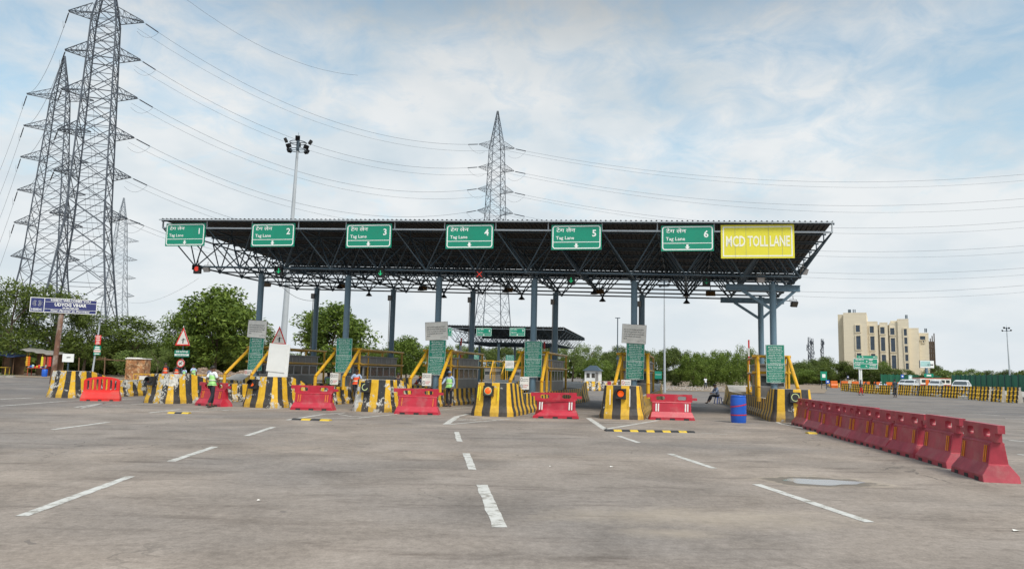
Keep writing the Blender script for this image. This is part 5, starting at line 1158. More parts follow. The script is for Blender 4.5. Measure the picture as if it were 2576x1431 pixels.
_lip = []
def mat_lip():
    if not _lip: _lip.append(mat('lips', (.10, .03, .03), .5, var=.05))
    return _lip[0]
WALK = dict(hipL=(.085, 0, .90), kneeL=(.09, -.14, .53), ankL=(.09, -.10, .12), toeL=(.09, -.24, .05), hipR=(-.085, 0, .90), kneeR=(-.09, .03, .50), ankR=(-.09, .22, .16), toeR=(-.09, .12, .05), elL=(.23, .13, 1.15), wrL=(.2, .05, .92), elR=(-.23, -.06, 1.14), wrR=(-.2, -.20, .96))
LEAN = dict(chest=(.02, .04, 1.26), waist=(.01, .02, 1.05), neck0=(.03, .05, 1.43), neck=(.03, .03, 1.49), head=(.03, -.0, 1.58), crown=(.03, .0, 1.665), shL=(.20, .05, 1.38), shR=(-.15, .05, 1.38), kneeL=(.13, -.06, .50), ankL=(.16, -.05, .09), toeL=(.17, -.20, .035), kneeR=(-.02, -.08, .49), ankR=(.04, -.12, .09), toeR=(.02, -.27, .035), elL=(.30, .06, 1.14), wrL=(.22, -.10, 1.02), elR=(-.26, .08, 1.13), wrR=(-.30, .02, .92))
REACH = dict(elR=(-.30, -.12, 1.12), wrR=(-.50, -.16, .98), elL=(.22, .06, 1.13), wrL=(.20, -.08, .92))
SIT = dict(pelvis=(0, .05, .50), waist=(0, .05, .64), chest=(0, -.02, .84), neck0=(0, -.09, .99), neck=(0, -.12, 1.04), head=(0, -.17, 1.12), crown=(0, -.17, 1.20), hipL=(.09, .02, .49), kneeL=(.12, -.42, .56), ankL=(.02, -.52, .17), toeL=(.02, -.66, .12), hipR=(-.09, .02, .49), kneeR=(-.12, -.40, .50), ankR=(-.10, -.62, .08), toeR=(-.10, -.78, .035), shL=(.17, -.05, .94), elL=(.22, -.20, .72), wrL=(.10, -.40, .66), shR=(-.17, -.05, .94), elR=(-.22, -.20, .70), wrR=(-.06, -.38, .66))
def ground_at(px, py): p = gp(px, py); return p
person(ground_at(530, 1025.5), rad(150), 'walking man in a white shirt, lime green vest and black trousers before a red barrier', WALK, 'cloth_white', 'vest_green', 'cloth_navy', scale=1.0)
p = beside(3, gp(870, 1014)); person(p, rad(20), 'man in a light blue shirt and open orange vest leaning beside the ring lamp island', LEAN, 'cloth_blue', 'vest_orange', 'cloth_navy', scale=1.0)
p = beside(4, gp(1109, 1022)); person(p, rad(-25), 'man in a grey cap and lime vest resting a hand on the wall', REACH, 'cloth_blue', 'vest_green', 'cloth_navy', cap='cloth_grey', scale=1.0, long_sleeve=True)
def behind(px, ytop, Y, rz, label, pose, h=1.72, **k): t = at(px, ytop, Y); return person((t.x, Y, 0), rz, label, pose, scale=min(max(t.z / 1.70, .85), 1.12), **k)
STAND = {}
behind(1002, 938.5, 37.2, rad(10), 'dark-haired man in a navy shirt and orange vest behind the ring lamp island', STAND, shirt='cloth_navy', vest='vest_orange')
behind(1047, 944, 50, rad(60), 'bending worker in an orange vest seen behind the wall in lane 4', dict(chest=(0, -.2, 1.20), neck0=(0, -.3, 1.32), neck=(0, -.34, 1.36), head=(0, -.4, 1.42), crown=(0, -.42, 1.5), shL=(.17, -.26, 1.28), shR=(-.17, -.26, 1.28), elL=(.2, -.35, 1.02), elR=(-.2, -.35, 1.02), wrL=(.18, -.42, .8), wrR=(-.18, -.42, .8)), shirt='cloth_grey', vest='vest_orange', cap='vest_orange')
behind(826, 941, 44, rad(40), 'man in a lime vest half hidden behind the wall, left of the leaning man', STAND, vest='vest_green')
behind(417.5, 913, 62, rad(-10), 'worker in black with an open orange vest behind the second island', STAND, shirt='cloth_navy', vest='vest_orange')
behind(446, 916, 58, rad(170), 'worker in a bright orange vest seen from behind beside the round sign', STAND, shirt='cloth_navy', vest='vest_orange')
behind(465, 924, 62, rad(160), 'worker in a lime vest partly hidden by the sign pole', STAND, vest='vest_green')
behind(487.5, 918, 60, rad(-120), 'man in a light blue shirt and lime vest bending in front of the rubble', LEAN, vest='vest_green')
behind(530.5, 924.5, 56, rad(200), 'worker in a dark orange vest just behind the walking man', STAND, shirt='cloth_grey', vest='vest_orange')
p = gp(37, 941); person(p, rad(20), 'man in a lime vest and dark trousers standing at the stall on the far left', STAND, 'cloth_navy', 'vest_green', scale=1.0)
p = gp(1804, 1015); person(p, rad(-75), 'man in a grey-blue shirt sitting on a blue plastic stool in the toll lane', SIT, 'cloth_grey', None, 'cloth_navy', scale=1.02, scarf=None, long_sleeve=True)
r = empty('plastic_stool', p + Vector((.03, .0, 0)), rad(-75), 'blue plastic stool under the seated man', 'stool')
mb = MB(); mb.box((0, .05, .415), (.30, .30, .03)); mb.build('seat', M['blue'], r)
for sx in (-1, 1):
    for sy in (-1, 1): mb = MB(); mb.bar((sx * .13, .05 + sy * .13, .40), (sx * .19, .05 + sy * .19, 0), .045, .045); mb.build('leg', M['blue'], r)
p = gp(2166, 994.2); person(p, rad(60), 'person in a dark top and bright red trousers walking on the open road', WALK, 'cloth_dark', None, 'cloth_red', scale=1.0, scarf='cloth_dark')
p = gp(2252, 999); person(p, rad(185), 'man in dark blue standing on the road in front of the striped concrete barriers', STAND, 'cloth_dark', None, 'cloth_navy', scale=1.08)
p = gp(1775, 978); person(p, rad(10), 'small distant figure in pale clothes on the dirt verge before the bushes', WALK, 'cloth_white', None, 'cloth_dark', scale=.95, fingers=False)

# scooters and riders beyond the right-hand barriers
def rider(px, Y, label, shirt, helmet='lampbox'):
    t = at(px, 940, Y); rz = rad(20)
    s = empty('scooter', (t.x, Y, 0), rz, 'scooter under the ' + label, 'scooter', 'two-wheelers beyond the barriers')
    mb = MB(); mb.box((0, .25, .62), (.3, .9, .3)); mb.bar((0, -.45, .35), (0, -.62, 1.0), .12, .3); mb.box((0, 0, .3), (.28, .5, .08)); mb.build('body', M['cloth_dark'], s)
    for y in (-.65, .62): mb = MB(); mb.lathe([(.18, -.05), (.25, -.05), (.25, .05), (.18, .05)], 14, 0, T((0, y, .25)) @ Matrix.Rotation(PI / 2, 4, 'Y')); mb.build('wheel', M['tyre'], s)
    mb = MB(); mb.tube((-.32, -.6, 1.05), (.32, -.6, 1.05), .02, 6); mb.build('handlebar', M['steel'], s)
    q = dict(SIT); q = {k: (v[0], v[1], v[2] + .26) for k, v in q.items()}; q.update(kneeL=(.2, -.38, .72), kneeR=(-.2, -.38, .72), ankL=(.16, -.25, .40), ankR=(-.16, -.25, .40), toeL=(.16, -.38, .36), toeR=(-.16, -.38, .36), wrL=(.26, -.55, 1.08), wrR=(-.26, -.55, 1.08))
    o = person((t.x, Y, 0), rz, label, q, shirt, None, 'cloth_navy', cap=helmet, fingers=False, long_sleeve=True); return o
rider(2176, 112, 'dark rider behind the red-trousered walker', 'cloth_dark'); rider(2200, 108, 'helmeted rider in dark clothes beyond the concrete barriers', 'cloth_navy'); rider(2213, 104, 'rider in a white shirt beyond the concrete barriers', 'cloth_white', 'white'); rider(2225, 100, 'rider in a pale blue shirt left of the man in dark blue', 'cloth_blue')

# ---------------------------------------------------------------- left roadside
def board(name, c, w_, h, rz, mt, label, cat, pole=None, polemat='steel', pr=.06, thick=.06):
    r = empty(name, (c.x, c.y, 0), rz, label, cat); mb = MB(); mb.box((0, 0, c.z), (w_, thick, h)); mb.build('panel', M[mt], r)
    if pole is not None: mb = MB(); mb.tube((pole, thick * .5 + pr, 0), (pole, thick * .5 + pr, c.z), pr, 10); mb.build('pole', M[polemat], r)
    return r
c = at(161, 769.5, 60); W_ = 4.6; H_ = 1.15
r = board('welcome_sign', c, W_, H_, rad(27), 'blue_ink', 'navy blue HSIIDC welcome sign on a rusty pole at the left', 'sign')
F = T((0, -.035, c.z)); mb = MB(); x, z = W_ / 2, H_ / 2
mb.plate([(-x, -z), (x, -z), (x, z), (-x, z)], [[(-x + .045, -z + .045), (x - .045, -z + .045), (x - .045, z - .045), (-x + .045, z - .045)]], .012, 0, F)
xd = -x + .96; mb.box((xd, 0, 0), (.04, .012, H_ - .06), 0, F); mb.box(((xd + x) / 2, 0, .27), (x - xd, .012, .022), 0, F); mb.box(((xd + x) / 2, 0, -.29), (x - xd, .012, .022), 0, F); mb.build('border', M['white'], r)
xm = (xd + x) / 2 - .02; F = T((0, -.040, c.z))
for s, h, zz, wd in (('HSIIDC WELCOMES YOU', .15, .345, 2.75), ('UDYOG VIHAR', .25, -.035, 2.2), ('GURUGRAM', .12, -.225, 1.1), ('Your Partner in Progress', .13, -.46, 2.7)):
    mb = MB(); mb.text(s, h, F @ T((xm, 0, zz)), 0, 'c', wd, shear=.35 if 'Your' in s else 0, bold=.03); mb.build('lettering', M['white'], r)
mb = MB(); mb.text('HSIIDC', .16, F @ T(((-x + xd) / 2, 0, -.44)), 0, 'c', .72, bold=.025); mb.build('lettering', M['white'], r)
mb = MB(); cx = (-x + xd) / 2
for sx in (-1, 1):
    for i in range(9):
        a = rad(-75 + 150 * i / 8); q0, q1 = .11, .25 + .04 * (i % 2); C0 = cx + sx * .05
        mb.bar((C0 + sx * q0 * math.cos(a) * .6, 0, .12 + q0 * math.sin(a)), (C0 + sx * q1 * math.cos(a) * 1.1, 0, .12 + q1 * math.sin(a)), .026, .01)
for v in range(len(mb.v)): vv = F @ Vector(mb.v[v]); mb.v[v] = (vv.x, vv.y, vv.z)
mb.build('emblem', M['white'], r)
mb = MB(); mb.tube((-.35, .22, 0), (-.12, .22, c.z - .3), .19, 14); mb.box((-.12, .16, c.z - .55), (1.0, .14, .16)); mb.build('pole', M['rust'], r)
r = board('blank_sign', at(171.5, 900, 58), .82, .62, rad(5), 'white', 'small blank white sign right of the rusty pole', 'sign', 0.0)
mb = MB(); zc = at(171.5, 900, 58).z; mb.bar((-.1, -.036, zc + .03), (.18, -.036, zc + .05), .01, .06); mb.build('smudge', M['ink'], r)
r = empty('street_pole', (at(240, 900, 56).x, 56, 0), 0, 'leaning street pole with a red and a green poster and a lamp on top', 'street pole'); t0 = at(252.5, 806, 56); dx = t0.x - r.location.x
mb = MB(); mb.tube((-.2, 0, 0), (dx, 0, t0.z), .07, 10, 0, .05); mb.build('pole', M['mast'], r)
mb = MB(); mb.bar((dx, 0, t0.z), (dx + .45, -.3, t0.z + .12), .05, .05); mb.box((dx + .25, -.2, t0.z + .12), (.45, .2, .08)); mb.build('lamp_head', M['mast'], r)
M['pinkish'] = mat('faded_pink', (.75, .52, .48), .7, var=.15, scale=8)
def poster_(name, px, py, w_, h, mt, bands):
    q = at(px, py, 55.8); x = q.x - r.location.x; mb = MB(); mb.box((x, -.12, q.z), (w_, .02, h)); o = mb.build(name, M[mt], r)
    for zf, hf, wf, mm in bands: mb = MB(); mb.box((x, -.133, q.z + h * zf), (w_ * wf, .006, h * hf)); mb.build('faded_band', M[mm], o)
poster_('red_poster', 245.5, 854.5, .42, .68, 'red_new', [(.36, .13, .7, 'pinkish'), (.17, .12, .62, 'pinkish'), (-.02, .12, .7, 'pinkish'), (-.2, .11, .5, 'pinkish'), (-.38, .13, .66, 'pinkish')]); poster_('green_poster', 243, 881, .52, .66, 'sgreen', [(.36, .12, .6, 'white'), (.16, .12, .7, 'white'), (-.08, .24, .96, 'pinkish'), (-.38, .1, .7, 'white')])
# tilted, dirty triangle signs
def tri_sign(px, py_top, py_bot, Y, label, green=True):
    a, b = at(px, py_top, Y), at(px, py_bot, Y); h = a.z - b.z; w_ = h * .86; r = empty('triangle_sign', (a.x, Y, 0), -.1, label, 'warning sign', 'red triangle warning signs'); z = b.z
    mb = MB(); mb.plate([(-w_ / 2, z), (w_ / 2, z), (0, z + h)], [], .02, 0); mb.build('panel', M['offwhite'], r); k = .17
    cen = Vector((0, z + h / 3)); inn = [tuple(cen + (Vector(q) - cen) * (1 - k * 1.25)) for q in ((-w_ / 2, z), (w_ / 2, z), (0, z + h))]
    mb = MB(); mb.plate([(-w_ / 2, z), (w_ / 2, z), (0, z + h)], [inn], .012, 0, T((0, -.018, 0))); mb.build('red_border', M['red_new'], r)
    mb = MB(); mb.bar((.02, -.014, z + h * .13), (.02, -.014, z + h * .40), .07, .01); mb.bar((.02, -.014, z + h * .38), (.20, -.014, z + h * .33), .05, .01); mb.bar((-.1, -.014, z + h * .3), (.02, -.014, z + h * .32), .04, .01); mb.build('symbol', M['ink'], r)
    if not green: mb = MB(); mb.text('STO', .09, T((-.06, -.014, z + h * .43)), 0, 'c', .22); mb.build('lettering', M['redink'], r)
    mb = MB(); mb.tube((.02, .05, 0), (.02, .05, z + h * .8), .045, 8); mb.build('pole', M['steel'], r)
    if green:
        c1 = at(458, 889, Y); x = c1.x - a.x; mb = MB(); mb.box((x, -.02, c1.z), (1.02, .03, .44)); o = mb.build('name_plate', M['bgreen'], r)
        mb = MB(); mb.text('धीमी गति से चलें', .12, T((x, -.038, c1.z + .05)), 0, 'c', .84, bold=.02); mb.build('lettering', M['white'], o); mb = MB(); mb.box((x, -.037, c1.z - .09), (.98, .006, .12)); mb.build('white_band', M['white'], o); mb = MB(); mb.text('DRIVE SLOW', .07, T((x, -.045, c1.z - .125)), 0, 'c', .7, bold=.02); mb.build('lettering', M['bgreen'], o)
        c2 = at(455, 913.4, Y); x = c2.x - a.x; n = 24; R = .27; mb = MB(); cc = [(x + R * math.cos(2 * PI * i / n), c2.z + R * math.sin(2 * PI * i / n)) for i in range(n)]; ci = [(x + R * .78 * math.cos(2 * PI * i / n), c2.z + R * .78 * math.sin(2 * PI * i / n)) for i in range(n)]
        mb.plate(cc, [], .02, 0, T((0, -.01, 0))); o = mb.build('round_plate', M['offwhite'], r); mb = MB(); mb.plate(cc, [ci], .012, 0, T((0, -.03, 0))); mb.build('red_ring', M['red_new'], o)
        mb = MB(); mb.bar((x - .1, -.026, c2.z - .1), (x + .1, -.026, c2.z + .12), .09, .01); mb.bar((x - .12, -.026, c2.z + .06), (x + .1, -.026, c2.z - .04), .06, .01); mb.build('symbol', M['ink'], o)
    return r
tri_sign(462.5, 823, 869, 50, 'red triangle sign with a green plate and a round sign below it, on the left'); tri_sign(704, 820, 866.5, 39.5, 'red triangle sign standing above the big white board', False)
c = at(700.5, 907, 38.6); r = empty('white_board', (c.x, c.y, 0), -.12, 'large blank white board tied to the pole under the second triangle sign', 'board'); z = c.z
for i, (ox, oz, ww, hh, rr, yy) in enumerate(((.03, -.03, 1.05, 1.75, -.04, 0), (-.07, .02, .98, 1.42, -.085, -.03))):
    mb = MB(); mb.box((0, 0, 0), (ww, .02, hh)); o = mb.build(('panel', 'loose_sheet')[i], M['white'], r, (ox, yy, z + oz + (.12 if i else 0))); o.rotation_euler = (0, -rr, 0)
mb = MB(); mb.tube((0, .06, 0), (0, .06, z + .5), .04, 8); mb.build('pole', M['steel'], r)
# roadside stalls
X = lambda px, Y: at(px, 930, Y).x
def stall(px0, px1, Y, ztop, tarp, label, pink='redtable'):
    x0, x1 = X(px0, Y), X(px1, Y); w_ = x1 - x0; r = empty('market_stall', ((x0 + x1) / 2, Y, 0), .05, label, 'stall', 'roadside stalls'); mb = MB()
    for sx in (-1, 1):
        for y in (0, 2.2): q = MB(); q.tube((sx * w_ * .46, y, 0), (sx * w_ * .46, y, ztop - .3 + .2 * (sx < 0)), .05, 6); q.build('post', M['wood'], r)
    n = 10; vs = []
    for j in range(5):
        for i in range(n + 1): u = i / n; vs.append((-w_ * .56 + w_ * 1.15 * u, -.9 + 3.4 * j / 4, ztop + .22 - .55 * u - .35 * (1 - j / 4) ** 2 * .8 + .07 * math.sin(i * 2.1 + j)))
    mb.add(vs, [(j * (n + 1) + i, j * (n + 1) + i + 1, (j + 1) * (n + 1) + i + 1, (j + 1) * (n + 1) + i) for j in range(4) for i in range(n)], 0, None, None, True); o = mb.build('tarp_roof', M[tarp], r); s = o.modifiers.new('s', 'SOLIDIFY'); s.thickness = .04
    mb = MB(); mb.box((0, 2.3, ztop * .45), (w_ * .9, .08, ztop * .85)); mb.build('back_wall', M['wood'], r)
    mb = MB(); mb.box((0, -.2, .92), (w_ * .62, 1.0, .06)); t_ = mb.build('table_top', M[pink], r)
    for sx in (-1, 1):
        for sy in (-.6, .2): mb = MB(); mb.bar((sx * w_ * .28, sy, 0), (sx * w_ * .28, sy, .9), .07, .07); mb.build('table_leg', M[pink], r)
    return r
stall(62, 134, 89, 3.05, 'tarp', 'roadside stall with a sagging grey tarp and a red table left of the rusty pole'); stall(-25, 34, 90, 2.7, 'tarp_blue', 'roadside stall under a dark blue tarp at the left edge', 'syellow_dirty')
gs = ['white', 'blue', 'teal', 'redink', 'yellow', 'red_new']
for i in range(10):
    px = 72 + i * 5.2; mt = gs[i % 6]; h = .18 + .2 * ((i * 7) % 3) / 2; o = MB().lathe([(.10, 0), (.13, .02), (.13, h * .8), (.06, h)], 8).build('food_jar', M[mt], None, (X(px, 88.6), 88.6, .95)); tag(o, ['white', 'blue', 'pale teal', 'red', 'yellow', 'bright red'][i % 6] + ' jar on the red stall table, ' + ['at its left end', 'second from the left', 'third from the left', 'fourth from the left', 'left of the middle', 'right of the middle', 'fourth from the right', 'third from the right', 'second from the right', 'at its right end'][i], 'jar', 'goods on the red stall table')
for i, px in enumerate((66, 71, 104, 110, 119, 124)):
    mb = MB()
    for k in range(5): mb.box((0, 0, 2.15 - k * .22), (.24, .05, .19), 0, None, .1 * k)
    mb.tube((0, 0, 1.1), (0, 0, 2.7), .01, 4); o = mb.build('snack_strip', M[['yellow', 'orange_pl', 'syellow', 'redtable', 'redtable', 'red_new'][i]], None, (X(px, 88.3), 88.3, 0)); tag(o, 'hanging strip of snack packets, ' + ['leftmost, yellow', 'orange, beside the yellow one', 'pale yellow, in the middle of the stall', 'brown, right of the yellow one', 'brown, near the right post', 'red, at the right end of the stall'][i], 'snack packets', 'packets hanging in the stall')
o = MB().lathe([(.28, 0), (.3, .3), (.3, .8), (.26, .85)], 14).build('plastic_drum', M['blue'], None, (X(113, 86), 86, 0)); tag(o, 'blue plastic drum on the verge right of the red stall table', 'drum')
# poster-clad kiosk, thin posts and bench
x = X(347, 62); r = empty('poster_kiosk', (x, 62, 0), .08, 'boxy kiosk covered in a torn brown and orange poster', 'kiosk'); mb = MB(); mb.box((0, 0, 1.08), (1.5, 1.2, 2.0)); mb.build('body', M['poster'], r)
mb = MB(); mb.box((0, 0, 2.12), (1.6, 1.35, .07)); mb.box((-.2, -.3, 2.18), (1.0, .6, .05), 0, None, .1); mb.build('top', M['offwhite'], r)
for i, (px, top) in enumerate(((316, 1.9), (264, 2.2), (199, 2.1))):
    mb = MB(); mb.tube((0, 0, 0), (-.08 if i else .1, 0, top), .05, 6); o = mb.build('wooden_post', M['wood'], None, (X(px, 62), 62, 0)); tag(o, ['pale crooked post just left of the poster kiosk', 'wooden post right of the street pole', 'thin post left of the street pole'][i], 'post')
mb = MB(); mb.bar((X(236, 62), 62, 2.0), (X(312, 62), 62, 1.95), .06, .06); mb.bar((X(240, 62), 62.3, 2.15), (X(300, 62), 61.8, 1.9), .05, .05); tag(mb.build('pole_frame', M['wood']), 'loose wooden poles laid across the thin posts left of the kiosk', 'frame')
r = empty('bench', (X(220, 60), 60, 0), 0, 'brown bench on the verge behind the red slotted barrier', 'bench'); mb = MB(); mb.box((0, 0, .55), (1.2, .4, .22)); mb.build('seat', M['redtable'], r)
for sx in (-1, 1): mb = MB(); mb.box((sx * .5, 0, .22), (.08, .35, .44)); mb.build('leg', M['redtable'], r)
# steel railings
def railing(px0, px1, Y, label, mt='yellow', h=1.0, n=5):
    x0, x1 = X(px0, Y), X(px1, Y); r = empty('crowd_barrier', ((x0 + x1) / 2, Y, 0), .02, label, 'railing', 'steel crowd railings'); w_ = (x1 - x0) / 2; mb = MB()
    for z in (h, h * .62, .25): mb.tube((-w_, 0, z), (w_, 0, z), .03, 6)
    for i in range(n + 1): xx = -w_ + 2 * w_ * i / n; mb.tube((xx, 0, .0 if i in (0, n) else .25), (xx, 0, h), .028, 6)
    mb.build('rail_frame', M[mt], r); mb = MB(); mb.box((0, -.04, h * .72), (w_ * .8, .02, .3)); mb.build('panel', M['offwhite'], r)
for i, (a, b, Y) in enumerate(((338, 388, 54), (392, 410, 56), (436, 476, 56), (497, 535, 56), (539, 590, 55), (594, 612, 54))): railing(a, b, Y, 'yellow steel railing ' + ['in front of the poster kiosk', 'right of the poster kiosk', 'below the round sign', 'left of the walking man', 'behind the walking man', 'left of the leftmost column'][i])
# heap of rubble
g = np.random.default_rng(4); nx_, ny_ = 90, 26; xs = np.linspace(X(385, 78), X(735, 78), nx_); vs = []
for j in range(ny_):
    for i in range(nx_):
        u = i / (nx_ - 1); v = j / (ny_ - 1); env = math.sin(PI * min(u * 1.25, 1)) ** .5 * math.sin(PI * v) if u < .8 else (1 - (u - .8) / .2) ** .8 * math.sin(PI * v)
        vs.append((xs[i] + g.uniform(-.12, .12), 76 + v * 7 + g.uniform(-.1, .1), max(0, env) * .62 * (1.75 + .45 * math.sin(u * 23) + .25 * math.sin(u * 61 + 3 * v)) + g.uniform(-.13, .13)))
mb = MB(); mb.add(vs, [(j * nx_ + i, j * nx_ + i + 1, (j + 1) * nx_ + i + 1, (j + 1) * nx_ + i) for j in range(ny_ - 1) for i in range(nx_ - 1)])
M['rubble'] = mat('rubble', (.17, .115, .08), .95, var=.5, scale=4, bump=.5, dirt=(.5, .42, .36), dirt_amt=.8, dscale=3.5); tag(mb.build('rubble_heap', M['rubble']), 'long brown heap of rubble and litter below the feathery trees', 'rubble', None, 'stuff')
# litter on the far verge
mb = MB()
for i in range(380):
    px = random.choice((random.uniform(1640, 1875), random.uniform(1960, 2100), random.uniform(1640, 1875))); Y = random.uniform(91, 125) if px < 1900 else random.uniform(210, 225); x = at(px, 960, Y).x; s = random.uniform(.08, .28); mb.box((x, Y, .05 + s * .2), (s, s * .8, s * .4), 0, None, random.uniform(0, 3))
tag(mb.build('litter', M['litter']), 'scattered pale litter along the dirt verge below the bushes', 'litter', None, 'stuff')
mb = MB()
for i in range(900):
    x = random.uniform(-92, -52); y = random.uniform(79.3, 80.6); h = random.uniform(.15, .5); a = random.uniform(0, 3); mb.add([(x, y, 0), (x + .12 * math.cos(a), y + .1 * math.sin(a), 0), (x + random.uniform(-.2, .2), y, h)], [(0, 1, 2)])
tag(mb.build('verge_grass', M['leaf_mid']), 'rough grass and weeds along the kerb at the far left', 'grass', None, 'stuff')

# ---------------------------------------------------------------- right side
# cream stone building, facade traced in metres at 240 m
YB = 240; BA = math.atan2(at(2215, 880, YB).x, YB)
def BX(px): return at(2215, 880, YB).x + (px - 2215) * YB * math.cos(BA) / FPX
def BZ(py): return at(2200, py, YB).z
Bo = Vector((BX(2215), YB, 0)); r = empty('office_building', Bo, -BA, 'large cream stone office building with tall dark windows behind the trees', 'building')
zo = lambda x: (2400 + x / 3.577) / 1.1646; yo = lambda y: (860 + y / 3.577) / 1.1646
def block(x0, x1, ytop, dy, mt='cream', dep=26):
    a, b = BX(zo(x0)) - Bo.x, BX(zo(x1)) - Bo.x; H = BZ(yo(ytop)); mb = MB(); mb.box(((a + b) / 2, dy + dep / 2, H / 2), (b - a, dep, H)); o = mb.build('wall', M[mt], r)
    mb = MB(); mb.box(((a + b) / 2, dy + dep / 2, H + .15), (b - a + .04, dep + .04, .3)); mb.build('parapet', M[mt], r); return dy
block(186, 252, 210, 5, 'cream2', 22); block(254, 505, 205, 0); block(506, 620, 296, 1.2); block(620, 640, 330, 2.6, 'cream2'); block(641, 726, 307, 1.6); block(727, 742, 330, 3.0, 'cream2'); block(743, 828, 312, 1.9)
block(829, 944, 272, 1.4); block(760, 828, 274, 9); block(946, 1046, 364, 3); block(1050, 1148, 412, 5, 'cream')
WN = [(386, 431, 330, 400, 0), (388, 435, 441, 584, 0), (390, 437, 625, 660, 0), (535, 579, 338, 408, 1.2), (538, 582, 444, 590, 1.2), (541, 585, 628, 700, 1.2), (647, 691, 347, 416, 1.6), (650, 693, 453, 597, 1.6), (653, 697, 636, 733, 1.6), (751, 795, 357, 426, 1.9), (754, 798, 461, 604, 1.9), (757, 803, 641, 780, 1.9),
      (891, 922, 366, 436, 1.4), (893, 924, 456, 524, 1.4), (895, 926, 544, 611, 1.4), (897, 928, 633, 700, 1.4), (899, 930, 722, 786, 1.4), (1060, 1112, 436, 472, 5), (757, 812, 300, 312, 8.8), (1087, 1101, 484, 500, 5)]
for x0, x1, y0, y1, dy in WN:
    a, b = BX(zo(x0)) - Bo.x, BX(zo(x1)) - Bo.x; z1, z0 = BZ(yo(y0)), BZ(yo(y1)); mb = MB(); cx, cz = (a + b) / 2, (z0 + z1) / 2
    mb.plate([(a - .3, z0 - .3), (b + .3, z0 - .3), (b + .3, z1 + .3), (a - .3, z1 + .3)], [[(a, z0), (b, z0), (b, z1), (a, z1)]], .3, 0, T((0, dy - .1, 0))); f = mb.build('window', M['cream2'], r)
    mb = MB(); mb.box((cx, dy - .03, cz), (b - a, .05, z1 - z0)); mb.build('pane', M['bglass'], f)
    mb = MB(); nh = max(2, int((z1 - z0) / 3))
    mb.box((cx, dy - .08, cz), (.12, .08, z1 - z0))
    for i in range(1, nh): mb.box((cx, dy - .08, z0 + (z1 - z0) * i / nh), (b - a, .09, .14))
    mb.build('mullion', M['steel'], f)
mb = MB(); a, b = BX(zo(1150)) - Bo.x, BX(zo(1210)) - Bo.x; zt = BZ(yo(480))
for i in range(4):
    xx = a + (b - a) * i / 3; mb.bar((xx, 8, 0), (xx, 8, zt + .8 * i), .3); mb.bar((xx, 12, 0), (xx, 12, zt), .3)
for i in range(9): z = zt * i / 9 + 1; mb.bar((a, 8, z), (b, 8, z), .28); mb.bar((a, 12, z), (b, 12, z), .28); mb.bar((a, 8, z), (a, 12, z), .25); mb.bar((b, 8, z), (b, 12, z), .25)
mb.build('scaffold', M['bark'], r)
mb = MB(); mb.box(((a + b) / 2 - 1, 15, zt / 2 - 1), (b - a - 1.5, 5, zt - 2)); mb.build('unfinished_wall', M['wood'], r)
for x_, y_ in ((310, 205), (322, 205), (332, 205), (382, 205), (362, 205), (918, 270), (932, 270), (1110, 412), (1125, 412)):
    a = BX(zo(x_)) - Bo.x; z = BZ(yo(y_)); mb = MB(); mb.box((a, 3, z + 1), (.3, .3, 1.2)); mb.build('roof_unit', M['steel'], r)
# direction sign
c = at(2177, 911, 125); r = empty('direction_sign', (c.x, 125, 0), .02, 'big green direction sign on two white poles in front of the cream building', 'road sign'); z0 = c.z; k = 125 / FPX
w_, h_ = 61 * k, 26 * k; mb = MB(); mb.box((0, 0, z0 - 3.5 * k), (w_, .1, h_)); mb.build('panel', M['sgreen'], r); mb = MB(); mb.box((4.5 * k, 0, z0 + 13 * k), (w_ - 9 * k, .1, 7.2 * k)); mb.build('upper_panel', M['sgreen'], r)
F = T((0, -.07, z0)); mb = MB(); mb.plate([(-w_ / 2, -16.5 * k), (w_ / 2, -16.5 * k), (w_ / 2, 9.5 * k), (-w_ / 2, 9.5 * k)], [[(-w_ / 2 + .06, -16.5 * k + .06), (w_ / 2 - .06, -16.5 * k + .06), (w_ / 2 - .06, 9.4 * k - .06), (-w_ / 2 + .06, 9.4 * k - .06)]], .02, 0, F); mb.box((0, 0, -3.5 * k), (w_, .02, .06), 0, F); mb.build('border', M['white'], r)
for s, px_, pz, wd in (('शहीद मार्ग नं 8', -16 * k, 4.5 * k, 22 * k), ('IGI Airport T-3', -16 * k, -1.5 * k, 22 * k), ('दिल्ली', 13 * k, 4.5 * k, 10 * k), ('Delhi', 13 * k, -1.5 * k, 9 * k), ('रजोकरी', -20 * k, -8.5 * k, 13 * k), ('Rajokri', -20 * k, -14 * k, 12 * k), ('कापसहेड़ा', 18 * k, -8.5 * k, 17 * k), ('Kapashera', 18 * k, -14 * k, 18 * k), ('500 m', 24 * k, 12 * k, 9 * k), ('8', -16 * k, 12 * k, 1.5 * k)):
    mb = MB(); mb.text(s, 3 * k, T((px_, -.08, z0 + pz)), 0, 'c', wd, bold=.02); mb.build('lettering', M['white'], r)
for ax, az, d in ((3 * k, 2 * k, 0), (2 * k, -10 * k, .8), (-7 * k, 13 * k, .8)):
    mb = MB(); mb.plate([(-.5 * k, -2.5 * k), (.5 * k, -2.5 * k), (.5 * k, .5 * k), (1.8 * k, .5 * k), (0, 3 * k), (-1.8 * k, .5 * k), (-.5 * k, .5 * k)], [], .02, 0, T((ax, -.08, z0 + az)) @ Matrix.Rotation(-d, 4, 'Y')); mb.build('arrow', M['white'], r)
for xx in (-14.5 * k, -10 * k): mb = MB(); mb.tube((xx, .2, 0), (xx, .2, z0 + 8 * k), .13, 10); mb.build('pole', M['white'], r)
